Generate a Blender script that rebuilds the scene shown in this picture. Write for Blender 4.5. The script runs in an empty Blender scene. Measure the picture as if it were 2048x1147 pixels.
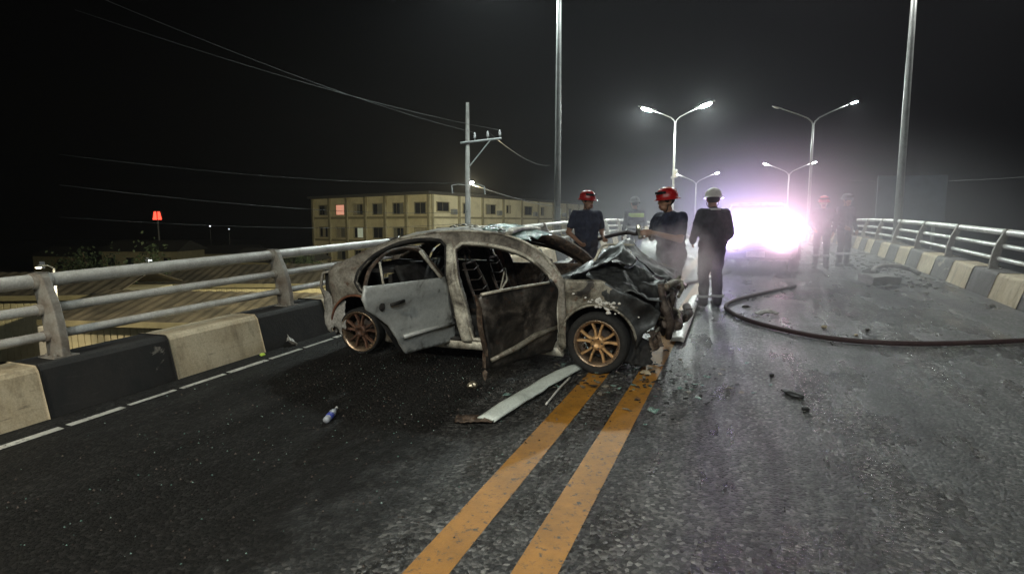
import bpy, bmesh, math, random
import numpy as np
from mathutils import Vector, Matrix, noise
from mathutils.geometry import delaunay_2d_cdt
random.seed(7)
rad = math.radians
sc = bpy.context.scene
C = sc.collection

# ------------------------------------------------------------------ camera, sky, exposure
F_PX, CX, CY, EYE = 1150.0, 1024.0, 573.5, 1.65
PITCH = math.atan((CY - 445) / F_PX)
cam = bpy.data.cameras.new('camera'); camo = bpy.data.objects.new('camera', cam); C.objects.link(camo)
cam.sensor_width = 36; cam.lens = 36 * F_PX / 2048; cam.clip_start = .05; cam.clip_end = 3000
camo.location = (0, 0, EYE); camo.rotation_euler = (math.pi / 2 - PITCH, 0, 0)
sc.camera = camo
world = bpy.data.worlds.new('World'); sc.world = world; world.use_nodes = True
wn = world.node_tree
sky = wn.nodes.new('ShaderNodeTexSky'); sky.sky_type = 'NISHITA'; sky.sun_disc = False
sky.sun_elevation = rad(-4); sky.sun_rotation = rad(200)
wbg = wn.nodes['Background']; wn.links.new(sky.outputs[0], wbg.inputs[0]); wbg.inputs[1].default_value = .012
sc.view_settings.view_transform = 'Standard'; sc.view_settings.look = 'None'
sc.view_settings.exposure = 0.0; sc.view_settings.gamma = 1.0
sc.render.engine = 'CYCLES'
sc.cycles.use_denoising = True
sc.cycles.max_bounces = 5; sc.cycles.diffuse_bounces = 2; sc.cycles.glossy_bounces = 3
sc.cycles.transmission_bounces = 4; sc.cycles.volume_bounces = 0; sc.cycles.transparent_max_bounces = 12
sc.cycles.sample_clamp_indirect = 4; sc.cycles.caustics_reflective = False; sc.cycles.caustics_refractive = False
sc.cycles.volume_step_rate = 2.0

# strengths of the lamps the place has
P_NEAR_L, P_NEAR_R = 3500, 3000      # the pair of street lamps behind the photographer
P_MID, P_FAR = 750, 750
P_HEAD = 3300
HAZE = .0004
GLARE_MIST = .30  # density of the mist added for the headlamp glare

# ------------------------------------------------------------------ the road frame
TH = rad(22)
SV = Vector((math.sin(TH), math.cos(TH), 0)); TV = Vector((math.cos(TH), -math.sin(TH), 0))
def zr(s):
    z = .0322 * s
    if s > 15:
        q = min(s, 62) - 15
        z -= .0012 * q * q
        if s > 62: z -= .0012 * 2 * 47 * (s - 62)
    return max(z, -7.9)
def RP(s, t, h=0.0):
    p = SV * s + TV * t; p.z = zr(s) + h; return p
def ray(px, py):
    a = (px - CX) / F_PX; b = -(py - CY) / F_PX
    c, s = math.cos(PITCH), math.sin(PITCH)
    return Vector((a, c + b * s, -s + b * c))
def gnd(px, py, h=0.0):
    """point of the road surface (plus h) seen at a photo pixel"""
    d = ray(px, py); k = .5
    g = lambda k: EYE + d.z * k - zr(d.x * k * SV.x + d.y * k * SV.y) - h
    while g(k) > 0 and k < 200: k += .05
    lo, hi = k - .06, k
    for _ in range(30):
        m = (lo + hi) / 2
        if g(m) < 0: hi = m
        else: lo = m
    return d * lo + Vector((0, 0, EYE))
def at(px, py, Y):
    d = ray(px, py); return d * (Y / d.y) + Vector((0, 0, EYE))

# ------------------------------------------------------------------ object helpers
def link(name, me, m=None, parent=None, smooth=False):
    o = bpy.data.objects.new(name, me); C.objects.link(o)
    if m is not None:
        for q in (m if isinstance(m, (list, tuple)) else [m]): me.materials.append(q)
    if parent is not None: o.parent = parent
    if smooth:
        for p in me.polygons: p.use_smooth = True
    return o
def tag(o, label=None, cat=None, group=None, kind=None):
    if label: o['label'] = label
    if cat: o['category'] = cat
    if group: o['group'] = group
    if kind: o['kind'] = kind
    return o
def thing(name, label, cat, loc=(0, 0, 0), rz=0, group=None):
    o = bpy.data.objects.new(name, None); C.objects.link(o); o.empty_display_size = .2
    o.location = loc; o.rotation_euler = (0, 0, rz)
    return tag(o, label, cat, group)
class MB:
    def __init__(s): s.v = []; s.f = []; s.mi = []
    def add(s, v, f, mi=0):
        n = len(s.v); s.v += [tuple(p) for p in v]; s.f += [tuple(i + n for i in q) for q in f]; s.mi += [mi] * len(f); return s
    def box(s, c, d, rot=None, mi=0):
        x, y, z = d[0] / 2, d[1] / 2, d[2] / 2; c = Vector(c)
        v = [Vector((i, j, k)) for i in (-x, x) for j in (-y, y) for k in (-z, z)]
        if rot is not None: v = [rot @ p for p in v]
        return s.add([c + p for p in v], [(0, 1, 3, 2), (4, 6, 7, 5), (0, 4, 5, 1), (2, 3, 7, 6), (0, 2, 6, 4), (1, 5, 7, 3)], mi)
    def frustum(s, b, t, mi=0):   # two 4-point loops
        return s.add(list(b) + list(t), [(3, 2, 1, 0), (4, 5, 6, 7), (0, 1, 5, 4), (1, 2, 6, 5), (2, 3, 7, 6), (3, 0, 4, 7)], mi)
    def tube(s, pts, r, n=8, mi=0, cap=True):
        pts = [Vector(p) for p in pts]; k = len(pts); rs = r if isinstance(r, (list, tuple)) else [r] * k
        up = None; v = []; f = []
        for i, p in enumerate(pts):
            d = (pts[min(i + 1, k - 1)] - pts[max(i - 1, 0)]).normalized()
            if up is None:
                up = Vector((0, 0, 1)) if abs(d.z) < .9 else Vector((1, 0, 0))
            a = d.cross(up).normalized(); b = a.cross(d).normalized(); up = b
            v += [p + (a * math.cos(2 * math.pi * j / n) + b * math.sin(2 * math.pi * j / n)) * rs[i] for j in range(n)]
        for i in range(k - 1):
            for j in range(n):
                f.append((i * n + j, i * n + (j + 1) % n, (i + 1) * n + (j + 1) % n, (i + 1) * n + j))
        if cap: f += [tuple(range(n - 1, -1, -1)), tuple(range((k - 1) * n, k * n))]
        return s.add(v, f, mi)
    def lathe(s, prof, n=24, M=None, mi=0, close=False):
        v = []; f = []; k = len(prof)
        for r, z in prof:
            for j in range(n):
                a = 2 * math.pi * j / n; p = Vector((r * math.cos(a), r * math.sin(a), z))
                v.append(M @ p if M is not None else p)
        for i in range(k - 1 + (1 if close else 0)):
            for j in range(n):
                i2 = (i + 1) % k
                f.append((i * n + j, i * n + (j + 1) % n, i2 * n + (j + 1) % n, i2 * n + j))
        return s.add(v, f, mi)
    def grid(s, fn, nu, nv, mi=0, keep=None):
        v = [fn(i / nu, j / nv) for i in range(nu + 1) for j in range(nv + 1)]
        f = []
        for i in range(nu):
            for j in range(nv):
                if keep is None or keep((i + .5) / nu, (j + .5) / nv):
                    f.append((i * (nv + 1) + j, (i + 1) * (nv + 1) + j, (i + 1) * (nv + 1) + j + 1, i * (nv + 1) + j + 1))
        return s.add(v, f, mi)
    def blob(s, c, r, seed=0, amp=.35, sub=1, mi=0, rot=None):
        bm = bmesh.new(); bmesh.ops.create_icosphere(bm, subdivisions=sub, radius=1)
        v = []
        for q in bm.verts:
            p = q.co * (1 + amp * noise.noise(q.co * 1.3 + Vector((seed * 3.1, seed * 1.7, 0))))
            p = Vector((p.x * r[0], p.y * r[1], p.z * r[2]))
            if rot is not None: p = rot @ p
            v.append(Vector(c) + p)
        f = [tuple(x.index for x in q.verts) for q in bm.faces]; bm.free()
        return s.add(v, f, mi)
    def mesh(s, name):
        me = bpy.data.meshes.new(name); me.from_pydata(s.v, [], s.f)
        for p, i in zip(me.polygons, s.mi): p.material_index = i
        me.update(); return me
    def build(s, name, m=None, parent=None, smooth=False, bevel=0, solid=0):
        o = link(name, s.mesh(name), m, parent, smooth)
        if solid:
            d = o.modifiers.new('thickness', 'SOLIDIFY'); d.thickness = solid; d.offset = -1
        if bevel:
            d = o.modifiers.new('bevel', 'BEVEL'); d.width = bevel; d.segments = 2; d.limit_method = 'ANGLE'
        return o
def copy_tree(o, parent=None):
    c = o.copy(); C.objects.link(c)
    if parent is not None: c.parent = parent
    for ch in list(o.children): copy_tree(ch, c)
    return c
def inpoly(p, poly):
    x, y = p; r = False; j = len(poly) - 1
    for i in range(len(poly)):
        a, b = poly[i], poly[j]
        if (a[1] > y) != (b[1] > y) and x < (b[0] - a[0]) * (y - a[1]) / (b[1] - a[1]) + a[0]: r = not r
        j = i
    return r
def resample(poly, step):
    out = []
    for i in range(len(poly)):
        a, b = Vector(poly[i]), Vector(poly[(i + 1) % len(poly)])
        n = max(1, int((b - a).length / step + .5))
        out += [tuple(a.lerp(b, k / n)) for k in range(n)]
    return out
def spline(pts, n=5):
    P = [Vector(p) for p in pts]; out = []
    for i in range(len(P) - 1):
        p0, p1, p2, p3 = P[max(i - 1, 0)], P[i], P[i + 1], P[min(i + 2, len(P) - 1)]
        for k in range(n):
            t = k / n
            out.append(tuple(.5 * (2 * p1 + (p2 - p0) * t + (2 * p0 - 5 * p1 + 4 * p2 - p3) * t * t + (3 * p1 - p0 - 3 * p2 + p3) * t ** 3)))
    return out + [tuple(P[-1])]
def sheet(outline, holes=(), step=.05):
    """triangulated flat sheet with exact outline and holes: 2D points and triangles"""
    loops = [resample(outline, step)] + [resample(h, step) for h in holes]
    v = []; e = []
    for L in loops:
        n = len(v); v += L; e += [(n + i, n + (i + 1) % len(L)) for i in range(len(L))]
    xs = [p[0] for p in loops[0]]; ys = [p[1] for p in loops[0]]
    edgepts = list(v)
    x = min(xs)
    row = 0
    while x < max(xs):
        y = min(ys) + (step / 2 if row % 2 else 0)
        while y < max(ys):
            p = (x + .003, y + .002)
            if inpoly(p, loops[0]) and not any(inpoly(p, h) for h in loops[1:]):
                if min((p[0] - q[0]) ** 2 + (p[1] - q[1]) ** 2 for q in edgepts) > (step * .55) ** 2: v.append(p)
            y += step
        x += step * .87; row += 1
    r = delaunay_2d_cdt([Vector(p) for p in v], e, [], 0, 1e-5)
    pts, tri = [tuple(p) for p in r[0]], []
    for t in r[2]:
        c = (sum(pts[i][0] for i in t) / 3, sum(pts[i][1] for i in t) / 3)
        if inpoly(c, loops[0]) and not any(inpoly(c, h) for h in loops[1:]): tri.append(tuple(t))
    return pts, tri
def fbm(p, s=1.0, seed=0):
    q = Vector(p) * s + Vector((seed * 7.3, seed * 3.7, seed * 1.9))
    return noise.noise(q) + .5 * noise.noise(q * 2.1) + .25 * noise.noise(q * 4.3)

# ------------------------------------------------------------------ materials
def newmat(name):
    m = bpy.data.materials.new(name); m.use_nodes = True; return m, m.node_tree, m.node_tree.nodes['Principled BSDF']
def N(nt, typ, **kw):
    n = nt.nodes.new(typ)
    for k, v in kw.items():
        if k.startswith('i_'):
            n.inputs[k[2:].replace('_', ' ')].default_value = v
        else: setattr(n, k, v)
    return n
def noise_fac(nt, scale, detail=5, rough=.6, vec=None, dist=0.0):
    n = N(nt, 'ShaderNodeTexNoise'); n.inputs['Scale'].default_value = scale; n.inputs['Detail'].default_value = detail
    n.inputs['Roughness'].default_value = rough; n.inputs['Distortion'].default_value = dist
    if vec is None:
        vec = N(nt, 'ShaderNodeTexCoord').outputs['Object']
    nt.links.new(vec, n.inputs['Vector']); return n.outputs[0]
def ramp(nt, fac, stops, interp='LINEAR'):
    r = N(nt, 'ShaderNodeValToRGB'); r.color_ramp.interpolation = interp
    while len(r.color_ramp.elements) < len(stops): r.color_ramp.elements.new(.5)
    for e, (p, c) in zip(r.color_ramp.elements, stops):
        e.position = p; e.color = (c if isinstance(c, (tuple, list)) else (c, c, c))[:3] + (1,) if not isinstance(c, (int, float)) else (c, c, c, 1)
    nt.links.new(fac, r.inputs[0]); return r.outputs[0]
def mix(nt, fac, a, b):
    m = N(nt, 'ShaderNodeMix', data_type='RGBA')
    for s, k in ((fac, 0), (a, 6), (b, 7)):
        if isinstance(s, (int, float)): m.inputs[k].default_value = s
        elif isinstance(s, tuple): m.inputs[k].default_value = s[:3] + (1,)
        else: nt.links.new(s, m.inputs[k])
    return m.outputs[2]
def math_(nt, op, a, b=0.0, clamp=False):
    m = N(nt, 'ShaderNodeMath', operation=op, use_clamp=clamp)
    for k, s in enumerate((a, b)):
        if isinstance(s, (int, float)): m.inputs[k].default_value = s
        else: nt.links.new(s, m.inputs[k])
    return m.outputs[0]
def bump(nt, b, h, strength=.3, dist=.01):
    n = N(nt, 'ShaderNodeBump'); n.inputs['Strength'].default_value = strength; n.inputs['Distance'].default_value = dist
    nt.links.new(h, n.inputs['Height']); nt.links.new(n.outputs[0], b.inputs['Normal'])
def plain(name, c, rough=.6, metal=0.0, var=.25, scale=14, bmp=.15, emit=None, es=1.0):
    m, nt, b = newmat(name)
    f = noise_fac(nt, scale)
    d = tuple(x * (1 - var) for x in c); l = tuple(min(1, x * (1 + var)) for x in c)
    nt.links.new(ramp(nt, f, [(.3, d), (.7, l)]), b.inputs['Base Color'])
    nt.links.new(ramp(nt, noise_fac(nt, scale * 2.3), [(.3, max(0, rough - .12)), (.7, min(1, rough + .12))]), b.inputs['Roughness'])
    b.inputs['Metallic'].default_value = metal
    if bmp: bump(nt, b, noise_fac(nt, scale * 5), bmp, .004)
    if emit: b.inputs['Emission Color'].default_value = emit + (1,); b.inputs['Emission Strength'].default_value = es
    return m
def burnt(name, light, mid, dark, thr=(.38, .5, .62), scale=3.0, rough=.7, metal=.15, rust=(.12, .045, .018), rust_amt=.58, bmp=.35, fine=38, grit=.38):
    m, nt, b = newmat(name)
    big = noise_fac(nt, scale, 6, .62, dist=.6)
    col = ramp(nt, big, [(thr[0], dark), (thr[1], mid), (thr[2], light)])
    rf = ramp(nt, noise_fac(nt, scale * 2.7, 8, .7), [(rust_amt, 0.0), (min(1, rust_amt + .1), 1.0)])
    col = mix(nt, math_(nt, 'MULTIPLY', rf, .75), col, rust)
    sp = ramp(nt, noise_fac(nt, fine, 6, .75), [(.35, 1 - grit), (.6, 1 + grit * .5)])
    mm = N(nt, 'ShaderNodeMix', data_type='RGBA', blend_type='MULTIPLY'); mm.inputs[0].default_value = 1
    nt.links.new(col, mm.inputs[6]); nt.links.new(sp, mm.inputs[7])
    nt.links.new(mm.outputs[2], b.inputs['Base Color'])
    nt.links.new(ramp(nt, noise_fac(nt, 9), [(.3, rough - .2), (.7, min(1, rough + .15))]), b.inputs['Roughness'])
    b.inputs['Metallic'].default_value = metal
    bump(nt, b, noise_fac(nt, fine * .7, 7, .7), bmp, .008)
    return m
def emitter(name, c, s):
    m, nt, b = newmat(name)
    b.inputs['Base Color'].default_value = (.8, .8, .8, 1); b.inputs['Emission Color'].default_value = c + (1,); b.inputs['Emission Strength'].default_value = s
    return m
M = {}
# asphalt: wet, coarse aggregate, charred round the wreck, left lane's shade painted in
def asphalt():
    m, nt, b = newmat('wet_asphalt')
    tc = N(nt, 'ShaderNodeTexCoord'); ob = tc.outputs['Object']
    vor = N(nt, 'ShaderNodeTexVoronoi'); vor.inputs['Scale'].default_value = 46; nt.links.new(ob, vor.inputs['Vector'])
    stone = ramp(nt, vor.outputs['Color'], [(0, (.012, .012, .013)), (.5, (.05, .049, .047)), (.8, (.16, .155, .148)), (1, (.34, .33, .31))])
    patch = ramp(nt, noise_fac(nt, .55, 6, .6, ob), [(.35, .55), (.65, 1.15)])
    mm = N(nt, 'ShaderNodeMix', data_type='RGBA', blend_type='MULTIPLY'); mm.inputs[0].default_value = 1
    nt.links.new(stone, mm.inputs[6]); nt.links.new(patch, mm.inputs[7])
    trk0 = N(nt, 'ShaderNodeMapping'); trk0.inputs['Scale'].default_value = (1.9, .10, 1); nt.links.new(ob, trk0.inputs['Vector'])
    m2 = N(nt, 'ShaderNodeMix', data_type='RGBA', blend_type='MULTIPLY'); m2.inputs[0].default_value = 1
    nt.links.new(mm.outputs[2], m2.inputs[6]); nt.links.new(ramp(nt, noise_fac(nt, 1.0, 7, .65, trk0.outputs[0], .3), [(.36, .45), (.60, 1.25)]), m2.inputs[7]); mm = m2
    # charred stain round the wreck, stretched to paint the unlit left lane dark
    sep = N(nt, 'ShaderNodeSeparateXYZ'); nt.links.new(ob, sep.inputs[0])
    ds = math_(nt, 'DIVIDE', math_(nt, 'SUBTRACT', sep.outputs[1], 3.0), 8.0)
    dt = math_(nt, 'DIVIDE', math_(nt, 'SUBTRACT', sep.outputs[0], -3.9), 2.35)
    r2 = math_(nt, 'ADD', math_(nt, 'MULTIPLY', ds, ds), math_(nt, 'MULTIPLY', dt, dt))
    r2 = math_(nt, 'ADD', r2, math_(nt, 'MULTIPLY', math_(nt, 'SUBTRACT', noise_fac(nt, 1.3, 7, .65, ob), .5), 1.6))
    char_shade = ramp(nt, r2, [(.55, 1.0), (1.55, 0.0)])
    col = mix(nt, math_(nt, 'MULTIPLY', char_shade, .9), mm.outputs[2], (.012, .011, .010))
    nt.links.new(col, b.inputs['Base Color'])
    trk = N(nt, 'ShaderNodeMapping'); trk.inputs['Scale'].default_value = (2.6, .16, 1); nt.links.new(ob, trk.inputs['Vector'])
    wet = ramp(nt, math_(nt, 'ADD', math_(nt, 'MULTIPLY', noise_fac(nt, .8, 5, .6, ob), .5), math_(nt, 'MULTIPLY', noise_fac(nt, 1.0, 5, .6, trk.outputs[0]), .5)), [(.40, .15), (.62, .52)])
    nt.links.new(math_(nt, 'ADD', wet, math_(nt, 'MULTIPLY', char_shade, .40)), b.inputs['Roughness'])
    h = math_(nt, 'ADD', math_(nt, 'MULTIPLY', vor.outputs['Distance'], -1.0), math_(nt, 'MULTIPLY', noise_fac(nt, 150, 4, .7, ob), .6))
    h = math_(nt, 'MULTIPLY', h, ramp(nt, math_(nt, 'ADD', math_(nt, 'MULTIPLY', noise_fac(nt, .9, 6, .65, ob, .5), .6), math_(nt, 'MULTIPLY', noise_fac(nt, 1.0, 5, .6, trk.outputs[0]), .4)), [(.36, .18), (.50, 1.0)]))
    bump(nt, b, h, 1.0, .016)
    nt.links.new(ramp(nt, char_shade, [(0, .5), (1, .10)]), b.inputs['Specular IOR Level'])
    return m
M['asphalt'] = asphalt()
def paint(name, c, worn=.5, rough=.5):
    m, nt, b = newmat(name)
    tc = N(nt, 'ShaderNodeTexCoord'); ob = tc.outputs['Object']
    w = ramp(nt, noise_fac(nt, 22, 8, .72, ob), [(worn - .06, 0.0), (worn + .05, 1.0)])
    pc = ramp(nt, noise_fac(nt, 5, 6, .7, ob), [(.3, tuple(x * .55 for x in c)), (.7, c)])
    nt.links.new(mix(nt, w, (.045, .043, .04), pc), b.inputs['Base Color'])
    b.inputs['Roughness'].default_value = rough
    bump(nt, b, noise_fac(nt, 90, 5, .7, ob), .6, .006)
    return m
M['yellow'] = paint('yellow_road_paint', (.46, .205, .025), .405, .5)
M['white_line'] = paint('white_road_paint', (.62, .6, .55), .42, .45)
def dirty(name, c, dirt, amt=.5, scale=2.2, rough=.8, bmp=.4):
    m, nt, b = newmat(name)
    f = ramp(nt, noise_fac(nt, scale, 8, .68, dist=.4), [(amt - .15, 0.0), (amt + .15, 1.0)])
    col = mix(nt, f, dirt, c)
    sp = ramp(nt, noise_fac(nt, 60, 5, .7), [(.3, .78), (.65, 1.1)])
    mm = N(nt, 'ShaderNodeMix', data_type='RGBA', blend_type='MULTIPLY'); mm.inputs[0].default_value = 1
    nt.links.new(col, mm.inputs[6]); nt.links.new(sp, mm.inputs[7]); nt.links.new(mm.outputs[2], b.inputs['Base Color'])
    b.inputs['Roughness'].default_value = rough; bump(nt, b, noise_fac(nt, 30, 8, .7), bmp, .008)
    return m
def parapet_paint(name, c, dirt, chip, chip_at, drip):
    m, nt, b = newmat(name); tc = N(nt, 'ShaderNodeTexCoord'); ob = tc.outputs['Object']
    mp = N(nt, 'ShaderNodeMapping'); mp.inputs['Scale'].default_value = (7, 7, .9); nt.links.new(ob, mp.inputs['Vector'])
    col = mix(nt, ramp(nt, noise_fac(nt, 1.8, 8, .7, ob, .5), [(.32, 0.0), (.62, 1.0)]), dirt, c)
    st = ramp(nt, noise_fac(nt, 1.0, 6, .7, mp.outputs[0], .3), [(.50, 0.0), (.66, 1.0)])
    col = mix(nt, math_(nt, 'MULTIPLY', st, drip), col, tuple(x * .45 for x in dirt))
    scuff = N(nt, 'ShaderNodeMapping'); scuff.inputs['Scale'].default_value = (2, 1.2, 16); nt.links.new(ob, scuff.inputs['Vector'])
    sc_ = ramp(nt, noise_fac(nt, 1.6, 7, .75, scuff.outputs[0], .8), [(.60, 0.0), (.68, 1.0)])
    col = mix(nt, math_(nt, 'MULTIPLY', sc_, .55), col, (.05, .045, .04))
    ch = ramp(nt, noise_fac(nt, 3.4, 9, .72, ob, .9), [(chip_at, 0.0), (chip_at + .018, 1.0)])
    col = mix(nt, ch, col, chip)
    fine = ramp(nt, noise_fac(nt, 70, 5, .7, ob), [(.3, .75), (.65, 1.1)])
    mm = N(nt, 'ShaderNodeMix', data_type='RGBA', blend_type='MULTIPLY'); mm.inputs[0].default_value = 1
    nt.links.new(col, mm.inputs[6]); nt.links.new(fine, mm.inputs[7]); nt.links.new(mm.outputs[2], b.inputs['Base Color'])
    b.inputs['Roughness'].default_value = .82
    h = math_(nt, 'SUBTRACT', noise_fac(nt, 26, 8, .72, ob), math_(nt, 'MULTIPLY', ch, .5)); bump(nt, b, h, .55, .012)
    return m
M['par_white'] = parapet_paint('whitewashed_concrete', (.60, .51, .36), (.40, .31, .19), (.22, .19, .15), .66, .55)
M['par_black'] = parapet_paint('black_painted_concrete', (.010, .010, .010), (.028, .024, .021), (.17, .155, .135), .655, .3)
M['par_black_haze'] = parapet_paint('haze_greyed_concrete', (.16, .15, .14), (.10, .09, .08), (.35, .31, .25), .62, .4)  # black blocks of the right wall, haze veil put into the paint
M['concrete'] = dirty('grey_concrete', (.30, .29, .27), (.16, .15, .14), .45)
M['galv'] = dirty('galvanised_pipe', (.66, .65, .61), (.34, .31, .27), .40, 3.0, .34, .15)
M['post'] = dirty('grey_painted_steel', (.34, .32, .28), (.16, .12, .09), .48, 5, .6, .25)
M['pole'] = dirty('pole_steel', (.25, .255, .25), (.15, .15, .145), .4, 4, .4, .1)
M['lamp_on'] = emitter('lit_lamp_lens', (.90, 1.0, .95), 1500.0)
M['lamp_glare'] = emitter('glaring_lamp_lens', (.90, 1.0, .94), 4200.0)
M['lamp_far'] = emitter('lit_far_lamp_lens', (1.0, .95, 1.0), 1800.0)
M['lamp_off'] = plain('unlit_lamp_lens', (.5, .5, .5), .3, 0, .1)
M['lamp_body'] = plain('lamp_housing_grey', (.25, .26, .26), .5, .4)
M['rubber'] = plain('burnt_rubber', (.014, .013, .012), .85, 0, .4, 20, .6)
M['bronze'] = plain('bronze_rim', (.56, .33, .15), .40, .45, .35, 9, .2)
M['bronze_burnt'] = burnt('scorched_bronze_rim', (.24, .13, .085), (.12, .06, .038), (.03, .02, .016), (.33, .48, .66), 6, .6, .3, bmp=.15)
M['rim_lip'] = plain('rim_lip', (.34, .24, .16), .3, .75, .3, 8, .1)
M['iron'] = burnt('scorched_iron', (.16, .13, .11), (.07, .05, .04), (.015, .013, .012), (.35, .5, .66), 7, .75, .3)
M['rust'] = burnt('rusted_steel', (.22, .09, .045), (.13, .05, .028), (.03, .018, .013), (.32, .48, .65), 5, .85, .1)
M['b_ash'] = burnt('ash_grey_bare_metal', (.68, .635, .53), (.44, .40, .325), (.10, .082, .066), (.34, .46, .6), 3.4, .62, .25, rust_amt=.62)
M['b_quarter'] = burnt('brown_burnt_panel', (.38, .35, .30), (.225, .195, .158), (.045, .038, .032), (.32, .46, .64), 2.8, .6, .25, rust_amt=.57)
M['b_door_r'] = burnt('pale_grey_scorched_door', (.47, .475, .455), (.40, .40, .38), (.12, .115, .105), (.33, .43, .52), 2.9, .55, .15, (.06, .05, .045), .60, .15, 30, .14)
M['b_door_f'] = burnt('soot_black_door', (.20, .175, .15), (.05, .042, .036), (.010, .009, .008), (.42, .53, .70), 3.3, .55, .2, (.09, .035, .015), .60)
M['b_fender'] = burnt('tan_grey_burnt_fender', (.34, .315, .26), (.20, .178, .138), (.03, .026, .023), (.36, .46, .60), 3.8, .5, .3, rust_amt=.56, bmp=.5)
M['b_roof'] = burnt('ashen_roof_skin', (.44, .41, .35), (.25, .225, .185), (.05, .042, .035), (.35, .47, .60), 4.2, .65, .2, rust_amt=.55)
M['b_dark'] = burnt('charred_inside', (.045, .04, .036), (.02, .018, .016), (.008, .007, .007), (.35, .5, .66), 5, .8, .1, rust_amt=.7)
M['b_hood'] = burnt('wet_blackened_bonnet', (.11, .115, .115), (.05, .052, .052), (.018, .018, .018), (.36, .5, .66), 3.2, .46, .25, rust_amt=.64, bmp=.5, fine=30)
M['b_bumper'] = burnt('grey_hanging_bumper', (.36, .34, .31), (.26, .245, .22), (.06, .055, .05), (.28, .42, .55), 6, .6, .05, rust_amt=.66)
M['b_edge'] = burnt('brown_door_edge', (.16, .12, .09), (.07, .045, .03), (.015, .012, .010), (.35, .5, .62), 9, .75, .1, rust_amt=.55)
M['trim'] = dirty('pale_green_grey_trim', (.70, .75, .69), (.36, .39, .35), .36, 4, .42, .15)
def glassy():
    m, nt, b = newmat('crazed_green_glass')
    vor = N(nt, 'ShaderNodeTexVoronoi', feature='DISTANCE_TO_EDGE'); vor.inputs['Scale'].default_value = 55
    nt.links.new(N(nt, 'ShaderNodeTexCoord').outputs['Object'], vor.inputs['Vector'])
    nt.links.new(ramp(nt, vor.outputs[0], [(0, (.46, .56, .51)), (.10, (.16, .29, .25))]), b.inputs['Base Color'])
    b.inputs['Roughness'].default_value = .25; b.inputs['Transmission Weight'].default_value = .25
    bump(nt, b, vor.outputs[0], .6, .01); return m
M['glass'] = glassy()
M['glass_dark'] = plain('dark_window_glass', (.012, .014, .016), .12, 0, .3, 2, 0)
M['navy'] = plain('navy_cloth', (.030, .034, .062), .85, 0, .35, 9, .5)
M['navy2'] = plain('dark_turnout_cloth', (.036, .033, .046), .8, 0, .35, 9, .5)
M['skin'] = plain('skin', (.36, .19, .12), .5, 0, .12, 12, .1)
M['boot'] = plain('black_boot', (.012, .012, .012), .4, 0, .3, 12, .2)
M['red_h'] = plain('red_helmet_shell', (.42, .012, .012), .28, 0, .12, 5, .05)
M['white_h'] = plain('off_white_helmet_shell', (.72, .68, .62), .35, 0, .12, 6, .05)
M['strap'] = plain('black_strap', (.02, .02, .02), .6)
M['hivis'] = plain('high_visibility_cloth', (.55, .75, .10), .7, 0, .1, 9, .2)
M['reflect'] = plain('silver_reflective_tape', (.72, .72, .72), .35, .1, .1, 9, .1)
M['hose'] = plain('dark_fire_hose', (.045, .022, .022), .75, 0, .3, 30, .4)
M['brass'] = plain('nozzle_metal', (.35, .30, .22), .35, .8)
M['suv'] = plain('dark_grey_car_paint', (.06, .06, .068), .3, .4, .12, 4, 0)
M['chrome'] = plain('chrome', (.6, .6, .6), .15, 1.0, .05, 6, 0)
M['black_pl'] = plain('black_plastic', (.018, .018, .018), .55)
M['wall'] = dirty('cream_plaster', (.62, .56, .38), (.42, .37, .24), .42, .5, .85, .2)
M['wall_trim'] = dirty('olive_plaster_trim', (.26, .23, .14), (.17, .15, .09), .45, .8, .85, .2)
M['roof_dark'] = plain('dark_roof_sheet', (.05, .048, .042), .6, .2)
M['warm_win'] = emitter('lit_window_pane', (1.0, .36, .24), .55)
M['white_win'] = emitter('lit_white_pane', (.8, 1.0, .75), .16)
M['curtain'] = plain('drawn_curtain', (.30, .27, .20), .8)
M['curtain2'] = plain('dim_blind', (.13, .13, .11), .8)
M['sheet_roof'] = dirty('weathered_roof_sheeting', (.11, .092, .066), (.035, .03, .023), .52, .5, .8, .1)
M['wood'] = dirty('weathered_pole_concrete', (.20, .195, .18), (.13, .125, .115), .45, 3, .85, .2)
M['cable'] = plain('grey_cable', (.03, .03, .03), .7)
M['porcelain'] = plain('insulator', (.35, .35, .36), .3)
M['ground'] = dirty('dark_city_ground', (.05, .047, .04), (.028, .03, .024), .5, .12, .95, .3)
M['leaf'] = plain('night_foliage', (.035, .055, .022), .8, 0, .4, 8, .2)
M['bark'] = plain('bark', (.09, .065, .045), .9, 0, .3, 12, .4)
M['bottle'] = plain('cloudy_plastic', (.36, .38, .42), .25, 0, .15, 12, .1)
M['blue'] = plain('blue_label', (.05, .07, .35), .5)
M['red_sign'] = emitter('red_lit_sign', (1.0, .06, .03), 2.6)
M['sign_dark'] = plain('dark_sign_frame', (.03, .02, .02), .6)
M['board'] = plain('blue_grey_board', (.06, .075, .10), .7, 0, .2, 2, .05)

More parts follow.
